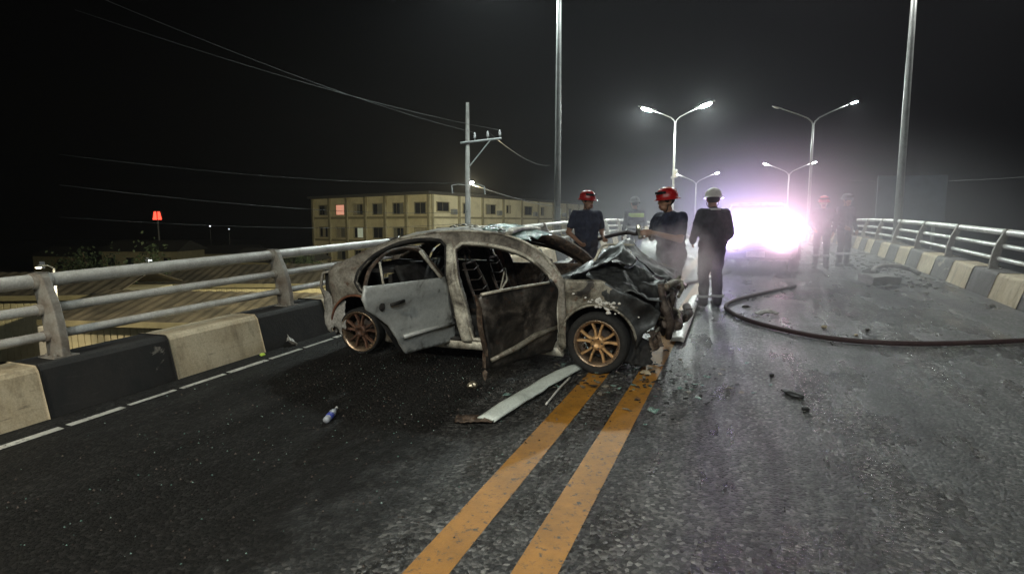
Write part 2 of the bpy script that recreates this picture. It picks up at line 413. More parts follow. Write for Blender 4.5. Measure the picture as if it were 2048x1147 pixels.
# ------------------------------------------------------------------ the setting: ground, bridge, road
mb = MB(); mb.add([(-260, -60, -8), (260, -60, -8), (260, 330, -8), (-260, 330, -8)], [(0, 1, 2, 3)])
tag(mb.build('ground', M['ground']), kind='structure')
T_L, T_R, T_C = -5.1, 3.85, -1.02
SS = [x * 1.0 for x in range(-24, 131)]
road_root = Matrix(((TV.x, SV.x, 0, 0), (TV.y, SV.y, 0, 0), (0, 0, 1, 0), (0, 0, 0, 1)))   # local x = t, y = s
def strip(name, t0, t1, ss, dz, m, kind=None, parent=None, nt_=1):
    mb = MB()
    for s in ss:
        for k in range(nt_ + 1): mb.v.append((t0 + (t1 - t0) * k / nt_, s, zr(s) + dz))
    w = nt_ + 1
    for i in range(len(ss) - 1):
        for k in range(nt_): mb.f.append((i * w + k, i * w + k + 1, (i + 1) * w + k + 1, (i + 1) * w + k)); mb.mi.append(0)
    o = mb.build(name, m, parent)
    if parent is None: o.matrix_world = road_root
    if kind: tag(o, kind=kind)
    return o
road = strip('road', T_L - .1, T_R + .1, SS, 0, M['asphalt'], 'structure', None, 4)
for t in (-1.38, -.92):
    strip('yellow_line', t, t + .20, SS, .004, M['yellow'], None, road)
# thin broken edge line beside the left kerb
s = -6.0
while s < 40:
    L = .42 + random.random() * .1
    strip('edge_line', -4.84 + random.uniform(-.012, .012), -4.775 + random.uniform(-.012, .012), [s, s + L / 2, s + L], .004, M['white_line'], None, road)
    s += L + .05
#strip('worn_white_line', .02, .15, [x * .5 for x in range(6, 18)], .0035, paint('very_worn_white', (.4, .4, .38), .60), None, road)
#strip('edge_line', 3.45, 3.56, SS, .004, M['white_line'], None, road)
# deck under the road
mb = MB()
for s in SS:
    z = zr(s)
    for t, h in ((T_L - .75, -.02), (T_R + .75, -.02), (T_R + .6, -.5), (2.0, -1.3), (-3.4, -1.3), (T_L - .6, -.5)):
        mb.v.append((t, s, max(z + h, -8.5)))
n = 6
for i in range(len(SS) - 1):
    for j in range(n): mb.f.append((i * n + j, i * n + (j + 1) % n, (i + 1) * n + (j + 1) % n, (i + 1) * n + j)); mb.mi.append(0)
o = mb.build('bridge_deck', M['concrete']); o.matrix_world = road_root; tag(o, kind='structure')
for s in (14,):
    mb = MB(); p = RP(s, -.7); mb.box((p.x, p.y, (p.z - 1.2 - 8) / 2), (1.2, 3.2, p.z - 1.2 + 8), Matrix.Rotation(-TH, 3, 'Z') @ Matrix.Rotation(math.pi / 2, 3, 'Z'))
    tag(mb.build('bridge_pier', M['concrete'], bevel=.06), 'grey concrete pier carrying the flyover deck', 'pier')

# parapets of painted blocks
def parapet(side, s0, s1, phase, label):
    root = thing('bridge_parapet', label, 'parapet', (0, 0, 0)); root.matrix_world = road_root
    L = 1.12; k = 0; s = s0
    tf = T_L if side < 0 else T_R
    while s < s1:
        e = s + L - .012
        off = lambda a, h: tf + side * a
        prof = [(0.0, 0.0), (.10, .38), (.13, .42), (.50, .42), (.55, -.1), (.0, -.1)]
        v = []
        for q in (s, e):
            for a, h in prof: v.append((tf + side * a + random.uniform(-.006, .006), q, zr(q) + h + random.uniform(-.006, .006)))
        m_ = len(prof)
        f = [tuple(range(m_)), tuple(range(2 * m_ - 1, m_ - 1, -1))] + [(i, (i + 1) % m_, m_ + (i + 1) % m_, m_ + i) for i in range(m_)]
        white = (k + phase) % 2 == 0
        mb = MB(); mb.add(v, f); mb.build('painted_block', M['par_white'] if white else (M['par_black'] if side < 0 else M['par_black_haze']), root, bevel=.012)
        k += 1; s += L
S0L = 3.88 - 8 * 1.12
parapet(-1, S0L, 72, 0, 'low concrete kerb wall in black and white blocks behind the burnt car')
parapet(1, 3.0, 72, 1, 'low concrete kerb wall in cream and haze-greyed black blocks beside the rubble')

# railings
def railing(side, s0, s1, first, step, label):
    root = thing('bridge_railing', label, 'railing'); root.matrix_world = road_root
    tb = (T_L - .30) if side < 0 else (T_R + .30)
    lean = side * .10
    ss = []; s = s0
    while s <= s1: ss.append(s); s += 1.2
    for h, r, a in ((1.06, .060, .22), (.82, .042, .16), (.60, .040, .08)):
        mb = MB(); mb.tube([(tb + side * a * .8, s, zr(s) + h) for s in ss], r, 12); mb.build('rail', M['galv'], root, True)
    s = first
    while s < s1:
        z = zr(s); mb = MB(); v = []; 
        prof = [(0.0, .40, .17), (.01, .55, .17), (.04, .72, .165), (.09, .88, .16), (.15, 1.0, .15), (.18, 1.09, .13), (.19, 1.13, .08)]
        for a, h, w in prof:
            for dt, dsn in ((-w, -.035), (w, -.035), (w, .035), (-w, .035)):
                v.append((tb + side * a * .9 + dt * (.62 if side < 0 else .38), s + dsn, z + h))
        f = [(0, 1, 2, 3)] + [tuple(len(v) - 4 + q for q in (3, 2, 1, 0))]
        for i in range(len(prof) - 1):
            for j in range(4): f.append((i * 4 + j, i * 4 + (j + 1) % 4, i * 4 + 4 + (j + 1) % 4, i * 4 + 4 + j))
        mb.add(v, f)
        po = mb.build('post', M['post'], root, bevel=.01)
        for h, r, a in ((1.06, .060, .22), (.82, .042, .16), (.60, .040, .08)):
            mb = MB(); mb.tube([(tb + side * a * .8, q, zr(q) + h) for q in (s - .075, s + .075)], r + .009, 12); mb.build('rail_collar', M['post'], po, True)
        mb = MB()
        for dt in (-.06, .06): mb.tube([(tb + dt, s - .06, z + .415), (tb + dt, s - .06, z + .45)], .012, 6)
        mb.box((tb, s, z + .426), (.22, .2, .014)); mb.build('base_plate', M['post'], po)
        s += step
POST1 = gnd(600, 612, .42); S_P = POST1.x * SV.x + POST1.y * SV.y
railing(-1, -7, 72, S_P - 2.64 * 4, 2.64, 'three pipe silver bridge railing with curved steel posts behind the burnt car')
railing(1, 5, 72, 5.3, 2.5, 'three pipe bridge railing seen past the headlight glare beside the rubble')

# ------------------------------------------------------------------ street lamps
def lamp_light(loc, energy, col, parent=None, size=.25, aim=(0, 0, -1), cone=150):
    l = bpy.data.lights.new('lamp_light', 'SPOT'); l.energy = energy; l.color = col; l.shadow_soft_size = size
    l.spot_size = rad(cone); l.spot_blend = .7 if cone > 60 else 1.0
    o = bpy.data.objects.new('lamp_light', l); C.objects.link(o); o.location = loc
    o.rotation_euler = Vector(aim).to_track_quat('-Z', 'Y').to_euler()
    return o
def street_lamp(s, t, label, lit=(1, 1), power=0, col=(.92, 1.0, .95), height=9.1, lens='lamp_on', rise=1.15, big=1.0):
    p = RP(s, t)
    root = thing('street_lamp', label, 'street lamp', p, -TH, 'double-arm street lamps along the flyover')
    mb = MB(); H = height - rise
    mb.tube([(0, 0, .0), (0, 0, 3), (0, 0, H * .7), (0, 0, H)], [.115, .10, .085, .07], 14); mb.build('pole', M['pole'], root, True)
    mb = MB(); mb.box((0, 0, .44), (.36, .36, .03)); mb.tube([(0, 0, .40), (0, 0, .72)], .13, 12); mb.build('base_plate', M['pole'], root)
    for k, sg in enumerate((-1, 1)):
        mb = MB(); pts = [(0, 0, H - .7), (0, 0, H - .15), (sg * .10, 0, H + .12), (sg * .35, 0, H + .36), (sg * 1.0, 0, H + .68), (sg * 2.0, 0, H + 1.10)]
        mb.tube(pts, [.05, .048, .046, .044, .04, .035], 8); mb.build('arm', M['pole'], root, True)
        ang = math.atan2(.42, 1.0)
        Rm = Matrix.Rotation(-sg * ang * .8, 3, 'Y'); c = Vector((sg * 2.28, 0, H + 1.20))
        mb = MB()
        L = [(-.34, .06, .04), (-.2, .12, .06), (.15, .15, .055), (.36, .09, .03)]
        v = []
        for x, w, h in L:
            for j in range(10):
                a = 2 * math.pi * j / 10; z = math.sin(a) * h
                v.append(c + Rm @ Vector((sg * x * big, math.cos(a) * w * big, (z if z > 0 else z * .35) * big)))
        f = [tuple(range(9, -1, -1)), tuple(range(30, 40))] + [(i * 10 + j, i * 10 + (j + 1) % 10, i * 10 + 10 + (j + 1) % 10, i * 10 + 10 + j) for i in range(3) for j in range(10)]
        mb.add(v, f); hd = mb.build('lamp_head', M['lamp_body'], root, True)
        mb = MB(); mb.lathe([(.0, -.075), (.07, -.068), (.115, -.04), (.12, -.012)], 14, Matrix.Translation(c + Rm @ Vector((sg * .06, 0, 0))) @ Rm.to_4x4() @ Matrix.Diagonal((1.7 * big, big, big, 1)))
        mb.build('lens', M[lens] if lit[k] else M['lamp_off'], hd, True)
        if lit[k] and power:
            w = p + (TV * (c.x)) + Vector((0, 0, c.z - .16))
            lamp_light(w, power if not isinstance(power, tuple) else power[k], col)
    return root
TLP, TRP = -5.78, 3.85 + .62
street_lamp(-7.9, TLP, 'lit street lamp behind the photographer on the car side of the flyover', power=(500, P_NEAR_L), col=(1.0, .86, .63))
street_lamp(-7.9, TRP, 'lit street lamp behind the photographer on the rubble side of the flyover', power=P_NEAR_R, col=(.95, 1.0, .97))
street_lamp(18.3, TLP, 'tall bare lamp pole rising behind the burnt car roof', height=10.2, power=(3800, P_MID), col=(.86, 1.0, .96))
street_lamp(20.8, 4.3, 'tall lamp pole standing at the rubble behind the far railing', height=10.0, power=P_MID, col=(1.0, .97, .92))
l345 = street_lamp(50.5, TLP, 'lamp post with two glaring white lamps and a box on its pole', height=11.0, lens='lamp_glare', big=2.3, power=P_FAR, col=(.88, 1.0, .94))
street_lamp(44.7, TRP - .5, 'lamp post with one dark arm and one lit arm beyond the glare', lit=(0, 1), power=P_FAR, col=(1.0, .93, .95))
mb = MB(); mb.box((.16, 0, 5.6), (.26, .3, .7)); mb.build('control_box', M['lamp_body'], l345, bevel=.03)
mb = MB(); mb.box((-.15, 0, 5.3), (.14, .14, .2)); mb.build('junction_box', M['lamp_body'], l345, bevel=.02)
street_lamp(74.0, TLP, 'small lit double lamp post far along the flyover on the railing side', lens='lamp_far', power=0)
street_lamp(69.0, TRP - .4, 'small lit double lamp post far along the flyover on the glare side', lens='lamp_far', power=0)

# ------------------------------------------------------------------ the burnt car (local x forward, y left, z up; origin on the road between the axles)
fwp, rwp = gnd(1193, 745), gnd(722, 706)
cX = (fwp - rwp).normalized()
nrm = Vector((-SV.x * .0322, -SV.y * .0322, 1)); cZ = (nrm - cX * nrm.dot(cX)).normalized(); cY = cZ.cross(cX)
cO = (fwp + rwp) / 2 + cY * .80
CARM = Matrix(((cX.x, cY.x, cZ.x, cO.x), (cX.y, cY.y, cZ.y, cO.y), (cX.z, cY.z, cZ.z, cO.z), (0, 0, 0, 1)))
car = thing('burnt_sedan', 'burnt out four door sedan with open doors and bronze wheels', 'car')
car.matrix_world = CARM
def W(x, z):
    w = .868
    if z > .92: w -= (z - .92) * .62
    if z < .5: w -= (.5 - z) * .14
    w += .012 * math.exp(-((z - .80) / .06) ** 2) - .010 * math.exp(-((z - .62) / .10) ** 2) + .012 * math.exp(-((z - .40) / .035) ** 2)
    if x > 1.3: w -= .28 * (x - 1.3) ** 2
    if x < -1.2: w -= .22 * (x + 1.2) ** 2
    return w
def panel(name, outline, holes, m, side=-1, thick=.02, off=0.0, warp=.006, seed=0, step=.05, parent=None, wf=None, smooth=True):
    pts, tri = sheet(outline, holes, step)
    v = []
    for x, z in pts:
        w = W(x, z) + off + warp * fbm((x, z, 0), 3.0, seed)
        if wf: w += wf(x, z)
        v.append((x, side * w, z))
    mb = MB()
    # normals outwards
    f = []
    for t in tri:
        a, b, c = (Vector(v[i]) for i in t)
        f.append(t if (b - a).cross(c - a).y * side > 0 else t[::-1])
    mb.add(v, f)
    return mb.build(name, m, car if parent is None else parent, smooth, solid=thick)
def arc(cx, cz, r, a0, a1, n=16):
    return [(cx + r * math.cos(rad(a0 + (a1 - a0) * k / n)), cz + r * math.sin(rad(a0 + (a1 - a0) * k / n))) for k in range(n + 1)]
roofline = spline([(-1.73, .93), (-1.67, 1.0), (-1.455, 1.09), (-1.234, 1.195), (-.887, 1.308), (-.595, 1.362), (-.3, 1.385), (.05, 1.38), (.341, 1.348), (.573, 1.282), (.778, 1.175), (.926, 1.06), (1.03, .93)], 4)
body_out = arc(-1.35, .31, .365, 200, -22, 20)[::-1]            # from front foot of the arch over the top to its rear foot
body_out = [(-.98, .16)] + body_out + [(-1.70, .42), (-1.69, .56), (-1.72, .74)] + roofline + [(1.045, .80), (1.05, .5), (1.035, .25), (1.0, .155)]
ap_r = spline([(-.085, .26), (-.15, .5), (-.25, .96), (-.32, 1.22)], 3) + spline([(-.39, 1.275), (-.574, 1.287), (-.871, 1.247), (-1.15, 1.115), (-1.29, .96)], 3) + [(-1.325, .83), (-1.28, .74), (-1.17, .67), (-1.05, .57), (-.96, .42), (-.86, .27)]
ap_f = spline([(.06, .27), (.0, .58), (-.09, .92), (-.19, 1.2)], 3) + spline([(-.13, 1.252), (.2, 1.235), (.58, 1.142), (.87, .965)], 4) + [(.945, .83), (.965, .32), (.93, .26)]
for sd, mt in ((-1, M['b_quarter']), (1, M['b_edge'])):
    panel('body_side', body_out, [ap_r, ap_f], mt, sd, .055, 0, .008, 1 + sd)
# pale ash layer of the door frames: raised weather-strip flange round each aperture and the B-pillar face
def ring(poly, w):
    c = Vector((sum(p[0] for p in poly) / len(poly), sum(p[1] for p in poly) / len(poly)))
    out = []
    n = len(poly)
    for i in range(n):
        a, b = Vector(poly[i - 1]), Vector(poly[(i + 1) % n]); d = (b - a).normalized(); nn = Vector((d.y, -d.x))
        p = Vector(poly[i])
        if nn.dot(p - c) < 0: nn = -nn
        out.append(tuple(p + nn * w))
    return out
for nm, ap in (('rear_aperture_flange', ap_r), ('front_aperture_flange', ap_f)):
    panel(nm, ring(ap, .024), [ap], M['b_ash'] if nm[0] == 'f' else M['b_dark'], -1, .07, .006, .004, 3, .04)
bp = [(-.30, 1.245)] + [(-.225, .95), (-.125, .5), (-.06, .235), (.04, .235), (-.02, .58), (-.115, .92), (-.215, 1.215), (-.24, 1.26)]
panel('centre_pillar', bp, [], M['b_ash'], -1, .09, .012, .008, 5, .035, wf=lambda x, z: .02 * math.exp(-((z - .3) / .15) ** 2))
panel('sill', [(-.9, .15), (-.9, .235), (.95, .235), (1.02, .15)], [], M['b_ash'], -1, .10, .010, .006, 6)
mb = MB(); mb.tube([(x, -(W(x, z) + .012), z - .012) for x, z in spline([(-.9, 1.31), (-.3, 1.392), (.34, 1.355), (.75, 1.195), (1.0, .96)], 6)], .012, 8); mb.build('drip_rail', M['b_ash'], car, True)
# front wings
arch_f = arc(1.36, .315, .375, 195, -8, 20)
fender = [(1.05, .23), (1.06, .5), (1.052, .80), (1.04, .935)] + spline([(1.15, .93), (1.39, .935), (1.53, .87), (1.675, .80), (1.86, .71)], 3) + [(1.95, .62), (1.90, .50), (1.80, .42)] + arch_f[::-1]
crump = lambda x, z: (.10 * max(0, x - 1.35)) * fbm((x, z, 3), 5.5, 4) + .02 * math.sin(z * 22 + x * 9) * max(0, x - 1.45)
fw_ = panel('front_wing', fender, [], M['b_fender'], -1, .012, .004, .014, 9, .03, wf=crump)
fw_.data.materials.append(M['b_hood'])
for p in fw_.data.polygons:
    if p.center.x + .10 * fbm((p.center.x, p.center.z, 2), 7) + .25 * (p.center.z - .75) > 1.47: p.material_index = 1
panel('front_wing', fender, [], M['b_hood'], 1, .012, .004, .014, 11, .05, wf=crump)
mb = MB()   # wheel arch lips
for cx_, r in ((1.36, .375), (-1.35, .365)):
    mb = MB(); mb.tube([(x, -W(x, z) - .004, z) for x, z in arc(cx_, .315 if cx_ > 0 else .31, r, 5, 190, 24)], .014, 6); mb.build('arch_lip', M['b_fender'] if cx_ > 0 else M['rust'], car, True)
# wheel wells and floor pan
for cx_, sy in ((1.36, -1), (1.36, 1), (-1.35, -1), (-1.35, 1)):
    mb = MB()
    pr = arc(cx_, .315, .372, -5, 185, 14)
    mb.add([(x, sy * .80, z) for x, z in pr] + [(x, sy * .50, z) for x, z in pr], [(i, i + 1, i + 16, i + 15) for i in range(14)])
    mb.add([(x, sy * .50, z) for x, z in pr], [tuple(range(15))]); mb.build('wheel_well', M['b_dark'], car, True)
mb = MB(); mb.box((0, 0, .20), (2.0, 1.46, .04)); mb.box((-1.4, 0, .42), (.75, .98, .05)); mb.box((.0, 0, .27), (1.9, .22, .12)); mb.build('floor_pan', M['b_dark'], car)
mb = MB(); mb.box((-1.02, 0, .62), (.05, 1.3, .55)); mb.box((-1.3, 0, .93), (.62, 1.25, .04)); mb.build('rear_bulkhead', M['b_dark'], car)
mb = MB(); mb.box((1.02, 0, .58), (.05, 1.42, .70)); mb.build('firewall', M['b_dark'], car)
# roof skin, sagged and flaking
rl = lambda x: np.interp(x, [p[0] for p in roofline], [p[1] for p in roofline])
def roof_fn(u, v):
    x = -1.02 + 1.40 * u; z0 = float(rl(x)); y = (2 * v - 1); w = W(x, z0) - .012
    z = z0 + .045 * (1 - y * y) - .02 * (1 - y * y) * math.sin(u * 3.1) + .012 * fbm((x, y, 1), 4)
    return (x, y * w, z)
mb = MB(); mb.grid(roof_fn, 28, 22); mb.build('roof_panel', M['b_roof'], car, True, solid=.015)
random.seed(11)
for k in range(16):   # flakes and blisters standing along the roof edge
    x = random.uniform(-.35, .3); z0 = float(rl(x)); w = W(x, z0); y = -w * random.uniform(.55, .98)
    mb = MB(); L = random.uniform(.03, .09); a = random.uniform(0, 3)
    mb.grid(lambda u, v: (x + (u - .5) * L, y + (v - .5) * .05, z0 + .028 + .03 * (1 - (y / w) ** 2) + .016 * math.sin(u * 3.1) + .01 * noise.noise((u * 3, v * 3, k))), 4, 3)
    mb.build('paint_flake', M['b_ash'] if k % 3 else M['b_dark'], car, True, solid=.004)
# header, crazed windscreen folded back over it
mb = MB(); mb.tube([(.36, y, 1.345 + .04 * (1 - (y / .62) ** 2)) for y in np.linspace(-.60, .60, 9)], .028, 8); mb.build('windscreen_header', M['b_ash'], car, True)
def ws(u, v):
    x = -.08 + .64 * u; y = -.50 + 1.02 * v
    z = 1.392 + .035 * math.sin(v * 3.1) - (.26 * max(0, u - .42)) * (1 - .3 * v) + .022 * fbm((x, y, 5), 6)
    return (x + .06 * noise.noise((v * 4, 0, 2)) * u, y, z)
mb = MB(); mb.grid(ws, 26, 30, keep=lambda u, v: fbm((u * 2.2, v * 2.2, 9), 1.8) * .35 + .48 - abs(u - .48) * .95 - max(0, abs(v - .5) - .40) * 3 > 0)
mb.build('windscreen_glass', M['glass'], car, True, solid=.008)
mb = MB(); mb.tube([(1.03, y, .93 + .02 * math.sin(y * 3)) for y in np.linspace(-.78, .78, 9)], .035, 8); mb.build('cowl', M['b_hood'], car, True)
# boot lid, rear panel, lamp cavity
def boot(u, v):
    x = -1.30 - .47 * u; y = (2 * v - 1) * (.70 - .08 * u); z = 1.115 - .14 * u + .02 * (1 - (2 * v - 1) ** 2) + .02 * fbm((x, y, 2), 4)
    return (x, y, z)
mb = MB(); mb.grid(boot, 10, 16); mb.build('boot_lid', M['b_quarter'], car, True, solid=.02)
def tailp(u, v):
    y = (2 * v - 1) * .64; z = .96 - .52 * u; x = -1.78 + .05 * math.sin(u * 4) + .04 * fbm((y, z, 1), 4)
    return (x, y, z)
mb = MB(); mb.grid(tailp, 10, 16, keep=lambda u, v: not (u < .55 and (v < .26 or v > .8))); mb.build('rear_panel', M['b_dark'], car, True, solid=.02)
mb = MB()   # empty tail lamp cavity with a bent rim
rim_ = [(-1.73, .93), (-1.86, .90), (-1.90, .74), (-1.86, .60), (-1.74, .60), (-1.71, .74)]
mb.tube([(x, -.70 - .03 * math.sin(i), z) for i, (x, z) in enumerate(rim_ + rim_[:1])], .018, 6); mb.build('tail_lamp_rim', M['b_quarter'], car, True)
mb = MB(); mb.box((-1.79, -.60, .76), (.16, .16, .34)); mb.grid(lambda u, v: (-1.72 - .15 * u, -.60 + .14 * u * (v - .5), .61 + .3 * v), 4, 4); mb.build('tail_lamp_cavity', M['b_dark'], car, solid=.02)
def bumper_corner(u, v):
    a = u * 1.15; x = -1.53 - .40 * math.sin(a) + .02 * v; y = -.80 + .22 * (1 - math.cos(a)) - .07 * v
    z = .62 - .40 * v + .10 * u - .02 + .025 * fbm((u * 3, v * 3, 1), 1.5) - .10 * max(0, .25 - u) * v
    return (x + .05 * fbm((u * 2, v * 3, 4), 1.2), y, z)
mb = MB(); mb.grid(bumper_corner, 14, 12, keep=lambda u, v: v < .80 + .3 * noise.noise((u * 5, 1, 0)) + .15 and not (u < .12 and v > .72)); mb.build('rear_bumper_corner', M['b_bumper'], car, True, solid=.012)
# bonnet thrown up and folded like a tent
def bonnet(u, v):
    y = -.66 + 1.30 * v
    xs = [1.06, 1.22, 1.40, 1.52, 1.66, 1.84, 2.02]; zs = [.95, 1.02, 1.13, 1.20, 1.08, .95, .86]
    x = 1.06 + .96 * u
    z = float(np.interp(x, xs, zs))
    k = .55 + .75 * math.sin(math.pi * min(1, max(0, v * .9 + .08)))
    z = .93 + (z - .93) * k + .04 * fbm((x * 2, y * 2, 8), 2.2) + .018 * abs(noise.noise((x * 7, y * 7, 0))) + .008 * noise.noise((x * 24, y * 24, 4))
    x += .07 * noise.noise((y * 3, 2, 1)) * u * 2
    return (x, y, z)
mb = MB(); mb.grid(bonnet, 52, 60, keep=lambda u, v: not (u > .62 and v < .30 + .2 * noise.noise((u * 6, 3, 3)))); mb.build('bonnet', M['b_hood'], car, True, solid=.008)
mb = MB(); mb.tube([Vector(bonnet(u, .98)) + Vector((0, .01, .0)) for u in np.linspace(.02, .98, 14)], .016, 6); mb.build('bonnet_edge', M['b_ash'], car, True)
def flap(u, v):   # near half of the bonnet, bent down over the wing
    x = 1.24 + .72 * u; y = -.80 + .40 * v
    z = .945 - .22 * u * (1 - .5 * v) + .16 * v * (1 - abs(u - .35)) + .05 * fbm((x, y, 2), 5) + .02 * noise.noise((x * 14, y * 14, 2))
    return (x, y, z)
mb = MB(); mb.grid(flap, 44, 26); mb.build('bonnet_flap', M['b_hood'], car, True, solid=.012)
random.seed(13)
for k in range(46):   # foam and glints of wet metal, put in as white specks
    x = random.gauss(1.40, .10); z = .70 - (x - 1.40) * .35 + random.gauss(0, .035); r = random.uniform(.006, .02)
    mb = MB(); mb.blob((x, -(W(x, z) + .012 + crump(x, z)), z), (r * 1.3, .008, r), k, .4, 1); mb.build('foam_glint', M['white_h'], car, True)
for a_, b_, r_ in (((1.22, -.30, 1.02), (1.30, -.28, 1.22), .018), ((1.30, -.28, 1.22), (1.62, -.22, 1.235), .012), ((1.52, -.34, .99), (1.60, -.30, 1.16), .020), ((1.24, -.55, .98), (1.40, -.50, .93), .014)):
    mb = MB(); a_, b_ = Vector(a_), Vector(b_); mb.tube([a_.lerp(b_, t) + Vector([random.uniform(-.012, .012) for _ in range(3)]) for t in (0, .25, .5, .75, 1)], [r_ * q for q in (.6, 1.1, .8, 1.2, .5)], 5); mb.build('torn_edge', M['b_ash'], car)
# engine bay
mb = MB(); mb.blob((1.55, .05, .58), (.30, .42, .24), 2, .25, 2); mb.box((1.5, .1, .70), (.3, .5, .12), Matrix.Rotation(.2, 3, 'Y')); mb.build('engine_block', M['iron'], car)
mb = MB(); mb.box((1.93, .05, .55), (.07, 1.0, .42), Matrix.Rotation(.25, 3, 'Y') @ Matrix.Rotation(.12, 3, 'Z')); mb.build('radiator', M['iron'], car, bevel=.01)
random.seed(5)
def bent(p0, p1, r, k=5, amp=.06):
    p0, p1 = Vector(p0), Vector(p1)
    return [p0.lerp(p1, i / k) + (Vector([random.uniform(-amp, amp) for _ in range(3)]) if 0 < i < k else Vector()) for i in range(k + 1)]
mb = MB(); mb.tube(bent((1.98, -.72, .86), (2.10, .55, .72), .03, 6, .05), .032, 8); mb.build('slam_panel', M['b_fender'], car, True)
mb = MB(); mb.tube(bent((2.08, -.68, .50), (2.14, .6, .46), .03, 6, .06), .05, 8); mb.build('bumper_beam', M['iron'], car, True)
mb = MB(); mb.tube([(1.94, -.74, .90), (1.97, -.72, .72), (2.04, -.70, .52), (2.02, -.66, .36)], [.03, .035, .045, .03], 7); mb.build('chassis_leg', M['iron'], car, True)
for k in range(26):
    y = random.uniform(-.80, .35); x = random.uniform(1.72, 2.16); z = random.uniform(.26, .80)
    mb = MB()
    if k % 3 == 0:
        mb.tube(bent((x, y, z), (x + random.uniform(-.25, .12), y + random.uniform(-.2, .2), z + random.uniform(-.22, .2)), 0, 5, .05), random.uniform(.008, .022), 6); nm = 'bent_pipe'
    elif k % 3 == 1:
        R_ = Matrix.Rotation(random.uniform(-1, 1), 3, 'X') @ Matrix.Rotation(random.uniform(-1, 1), 3, 'Z') @ Matrix.Rotation(random.uniform(-1, 1), 3, 'Y')
        sx, sy_ = random.uniform(.08, .2), random.uniform(.06, .16)
        mb.grid(lambda u, v: Vector((x, y, z)) + R_ @ Vector(((u - .5) * sx, (v - .5) * sy_, .05 * fbm((u * 2, v * 2, k), 1.4))), 5, 5); nm = 'torn_sheet'
    else:
        mb.blob((x, y, z), (random.uniform(.03, .08), random.uniform(.03, .08), random.uniform(.03, .07)), k, .5, 1); nm = 'melted_lump'
    mb.build(nm, random.choice([M['iron'], M['iron'], M['b_edge'], M['b_fender'], M['b_ash']]), car, k % 3 == 0, solid=.006 if k % 3 == 1 else 0)
mb = MB(); mb.lathe([(.0, .0), (.09, .01), (.12, .06), (.10, .11)], 14, Matrix.Translation((1.93, -.60, .64)) @ Matrix.Rotation(rad(75), 4, 'Y')); mb.build('headlight_bowl', M['iron'], car, True)
# doors, modelled closed, then swung on their hinges
def door(outline, win, hinge, ang, m, side, nm, seed, extra=None, frame_m=None, dz=0.0):
    e = bpy.data.objects.new(nm + '_pivot', None)
    o = panel(nm, outline, [win] if win else [], m, side, .03, .004, .010, seed, .042)
    if frame_m:
        o.data.materials.append(frame_m)
        for p in o.data.polygons:
            if p.center.z > .935: p.material_index = 1
    o.data.transform(Matrix.Translation((-hinge, side * -.85, 0)))
    o.location = (hinge, side * .85, dz); o.rotation_euler = (0, 0, side * -ang)
    bpy.data.objects.remove(e)
    def sub(name, mbx, mt, **kw):
        q = mbx.build(name, mt, o, **kw); q.data.transform(Matrix.Translation((-hinge, side * -.85, 0))); return q
    return o, sub
d_r = spline([(-.105, .215), (-.17, .5), (-.275, .93)], 3) + [(-.40, 1.20), (-.45, 1.245)] + spline([(-.62, 1.255), (-.871, 1.225), (-1.13, 1.10), (-1.27, .95)], 3) + [(-1.31, .83), (-1.265, .72), (-1.15, .645), (-1.02, .54), (-.92, .38), (-.80, .215)]
w_r = [(-.33, .925), (-.455, 1.20)] + spline([(-.62, 1.230), (-.865, 1.20), (-1.105, 1.082), (-1.235, .955)], 3) + [(-1.235, .94)]
d_fl = spline([(.035, .215), (-.02, .58), (-.10, .90)], 3) + [(-.17, 1.17), (-.12, 1.225)] + spline([(.2, 1.21), (.56, 1.122), (.85, .955)], 3) + [(.935, .84), (.96, .32), (.92, .215)]
w_f = [(-.07, .905), (-.135, 1.165), (-.10, 1.195)] + spline([(.2, 1.18), (.55, 1.092), (.78, .965)], 3) + [(.80, .915)]
d_f = spline([(.035, .215), (-.02, .58), (-.09, .875)], 3) + [(-.06, .905), (.2, .912), (.5, .917), (.80, .925), (.86, .945), (.935, .84), (.96, .32), (.92, .215)]
dr, sub = door(d_r, w_r, -.20, rad(70), M['b_door_r'], -1, 'rear_door', 21, frame_m=M['b_edge'])
hx = lambda x, z, o=.0: (x, -(W(x, z) + o), z)
mb = MB(); mb.tube([hx(-1.02, .74, .03), hx(-.94, .755, .05), hx(-.86, .76, .03)], .016, 6); sub('handle_socket', mb, M['b_dark'], smooth=True)
mb = MB(); mb.blob(hx(-1.10, .735, .006), (.035, .014, .045), 3, .4, 2); sub('lock_hole', mb, M['b_dark'])
mb = MB(); mb.tube([hx(-.86, .405, .012), hx(-.5, .42, .016), hx(-.14, .42, .012)], .022, 6); sub('rubbing_strip', mb, M['b_door_r'], smooth=True)
mb = MB(); mb.tube([hx(-1.06, .94, .0), hx(-1.0, 1.13, .0)], .012, 6); sub('quarter_light_bar', mb, M['b_ash'], smooth=True)
mb = MB(); mb.tube([hx(-.34, .92, .012), hx(-.46, 1.2, .012)], .018, 6); sub('window_frame', mb, M['b_ash'], smooth=True)
pts = [(x, z) for x, z in d_r if z < .95]
mb = MB(); ip = [(-.14, .24), (-.29, .90), (-1.22, .93), (-1.27, .82), (-1.1, .62), (-.96, .40), (-.83, .24)]
p2, t2 = sheet(ip, [], .08); mb.add([(x, -(W(x, z) - .07), z) for x, z in p2], t2); sub('inner_panel', mb, M['b_dark'])
df, sub = door(d_f, None, .97, rad(65), M['b_door_f'], -1, 'front_door', 31, frame_m=M['b_dark'])
mb = MB(); mb.tube([hx(x, z, .012) for x, z in ((-.08, .905), (.2, .912), (.5, .915), (.80, .915))], .014, 6); sub('belt_moulding', mb, M['b_ash'], smooth=True)
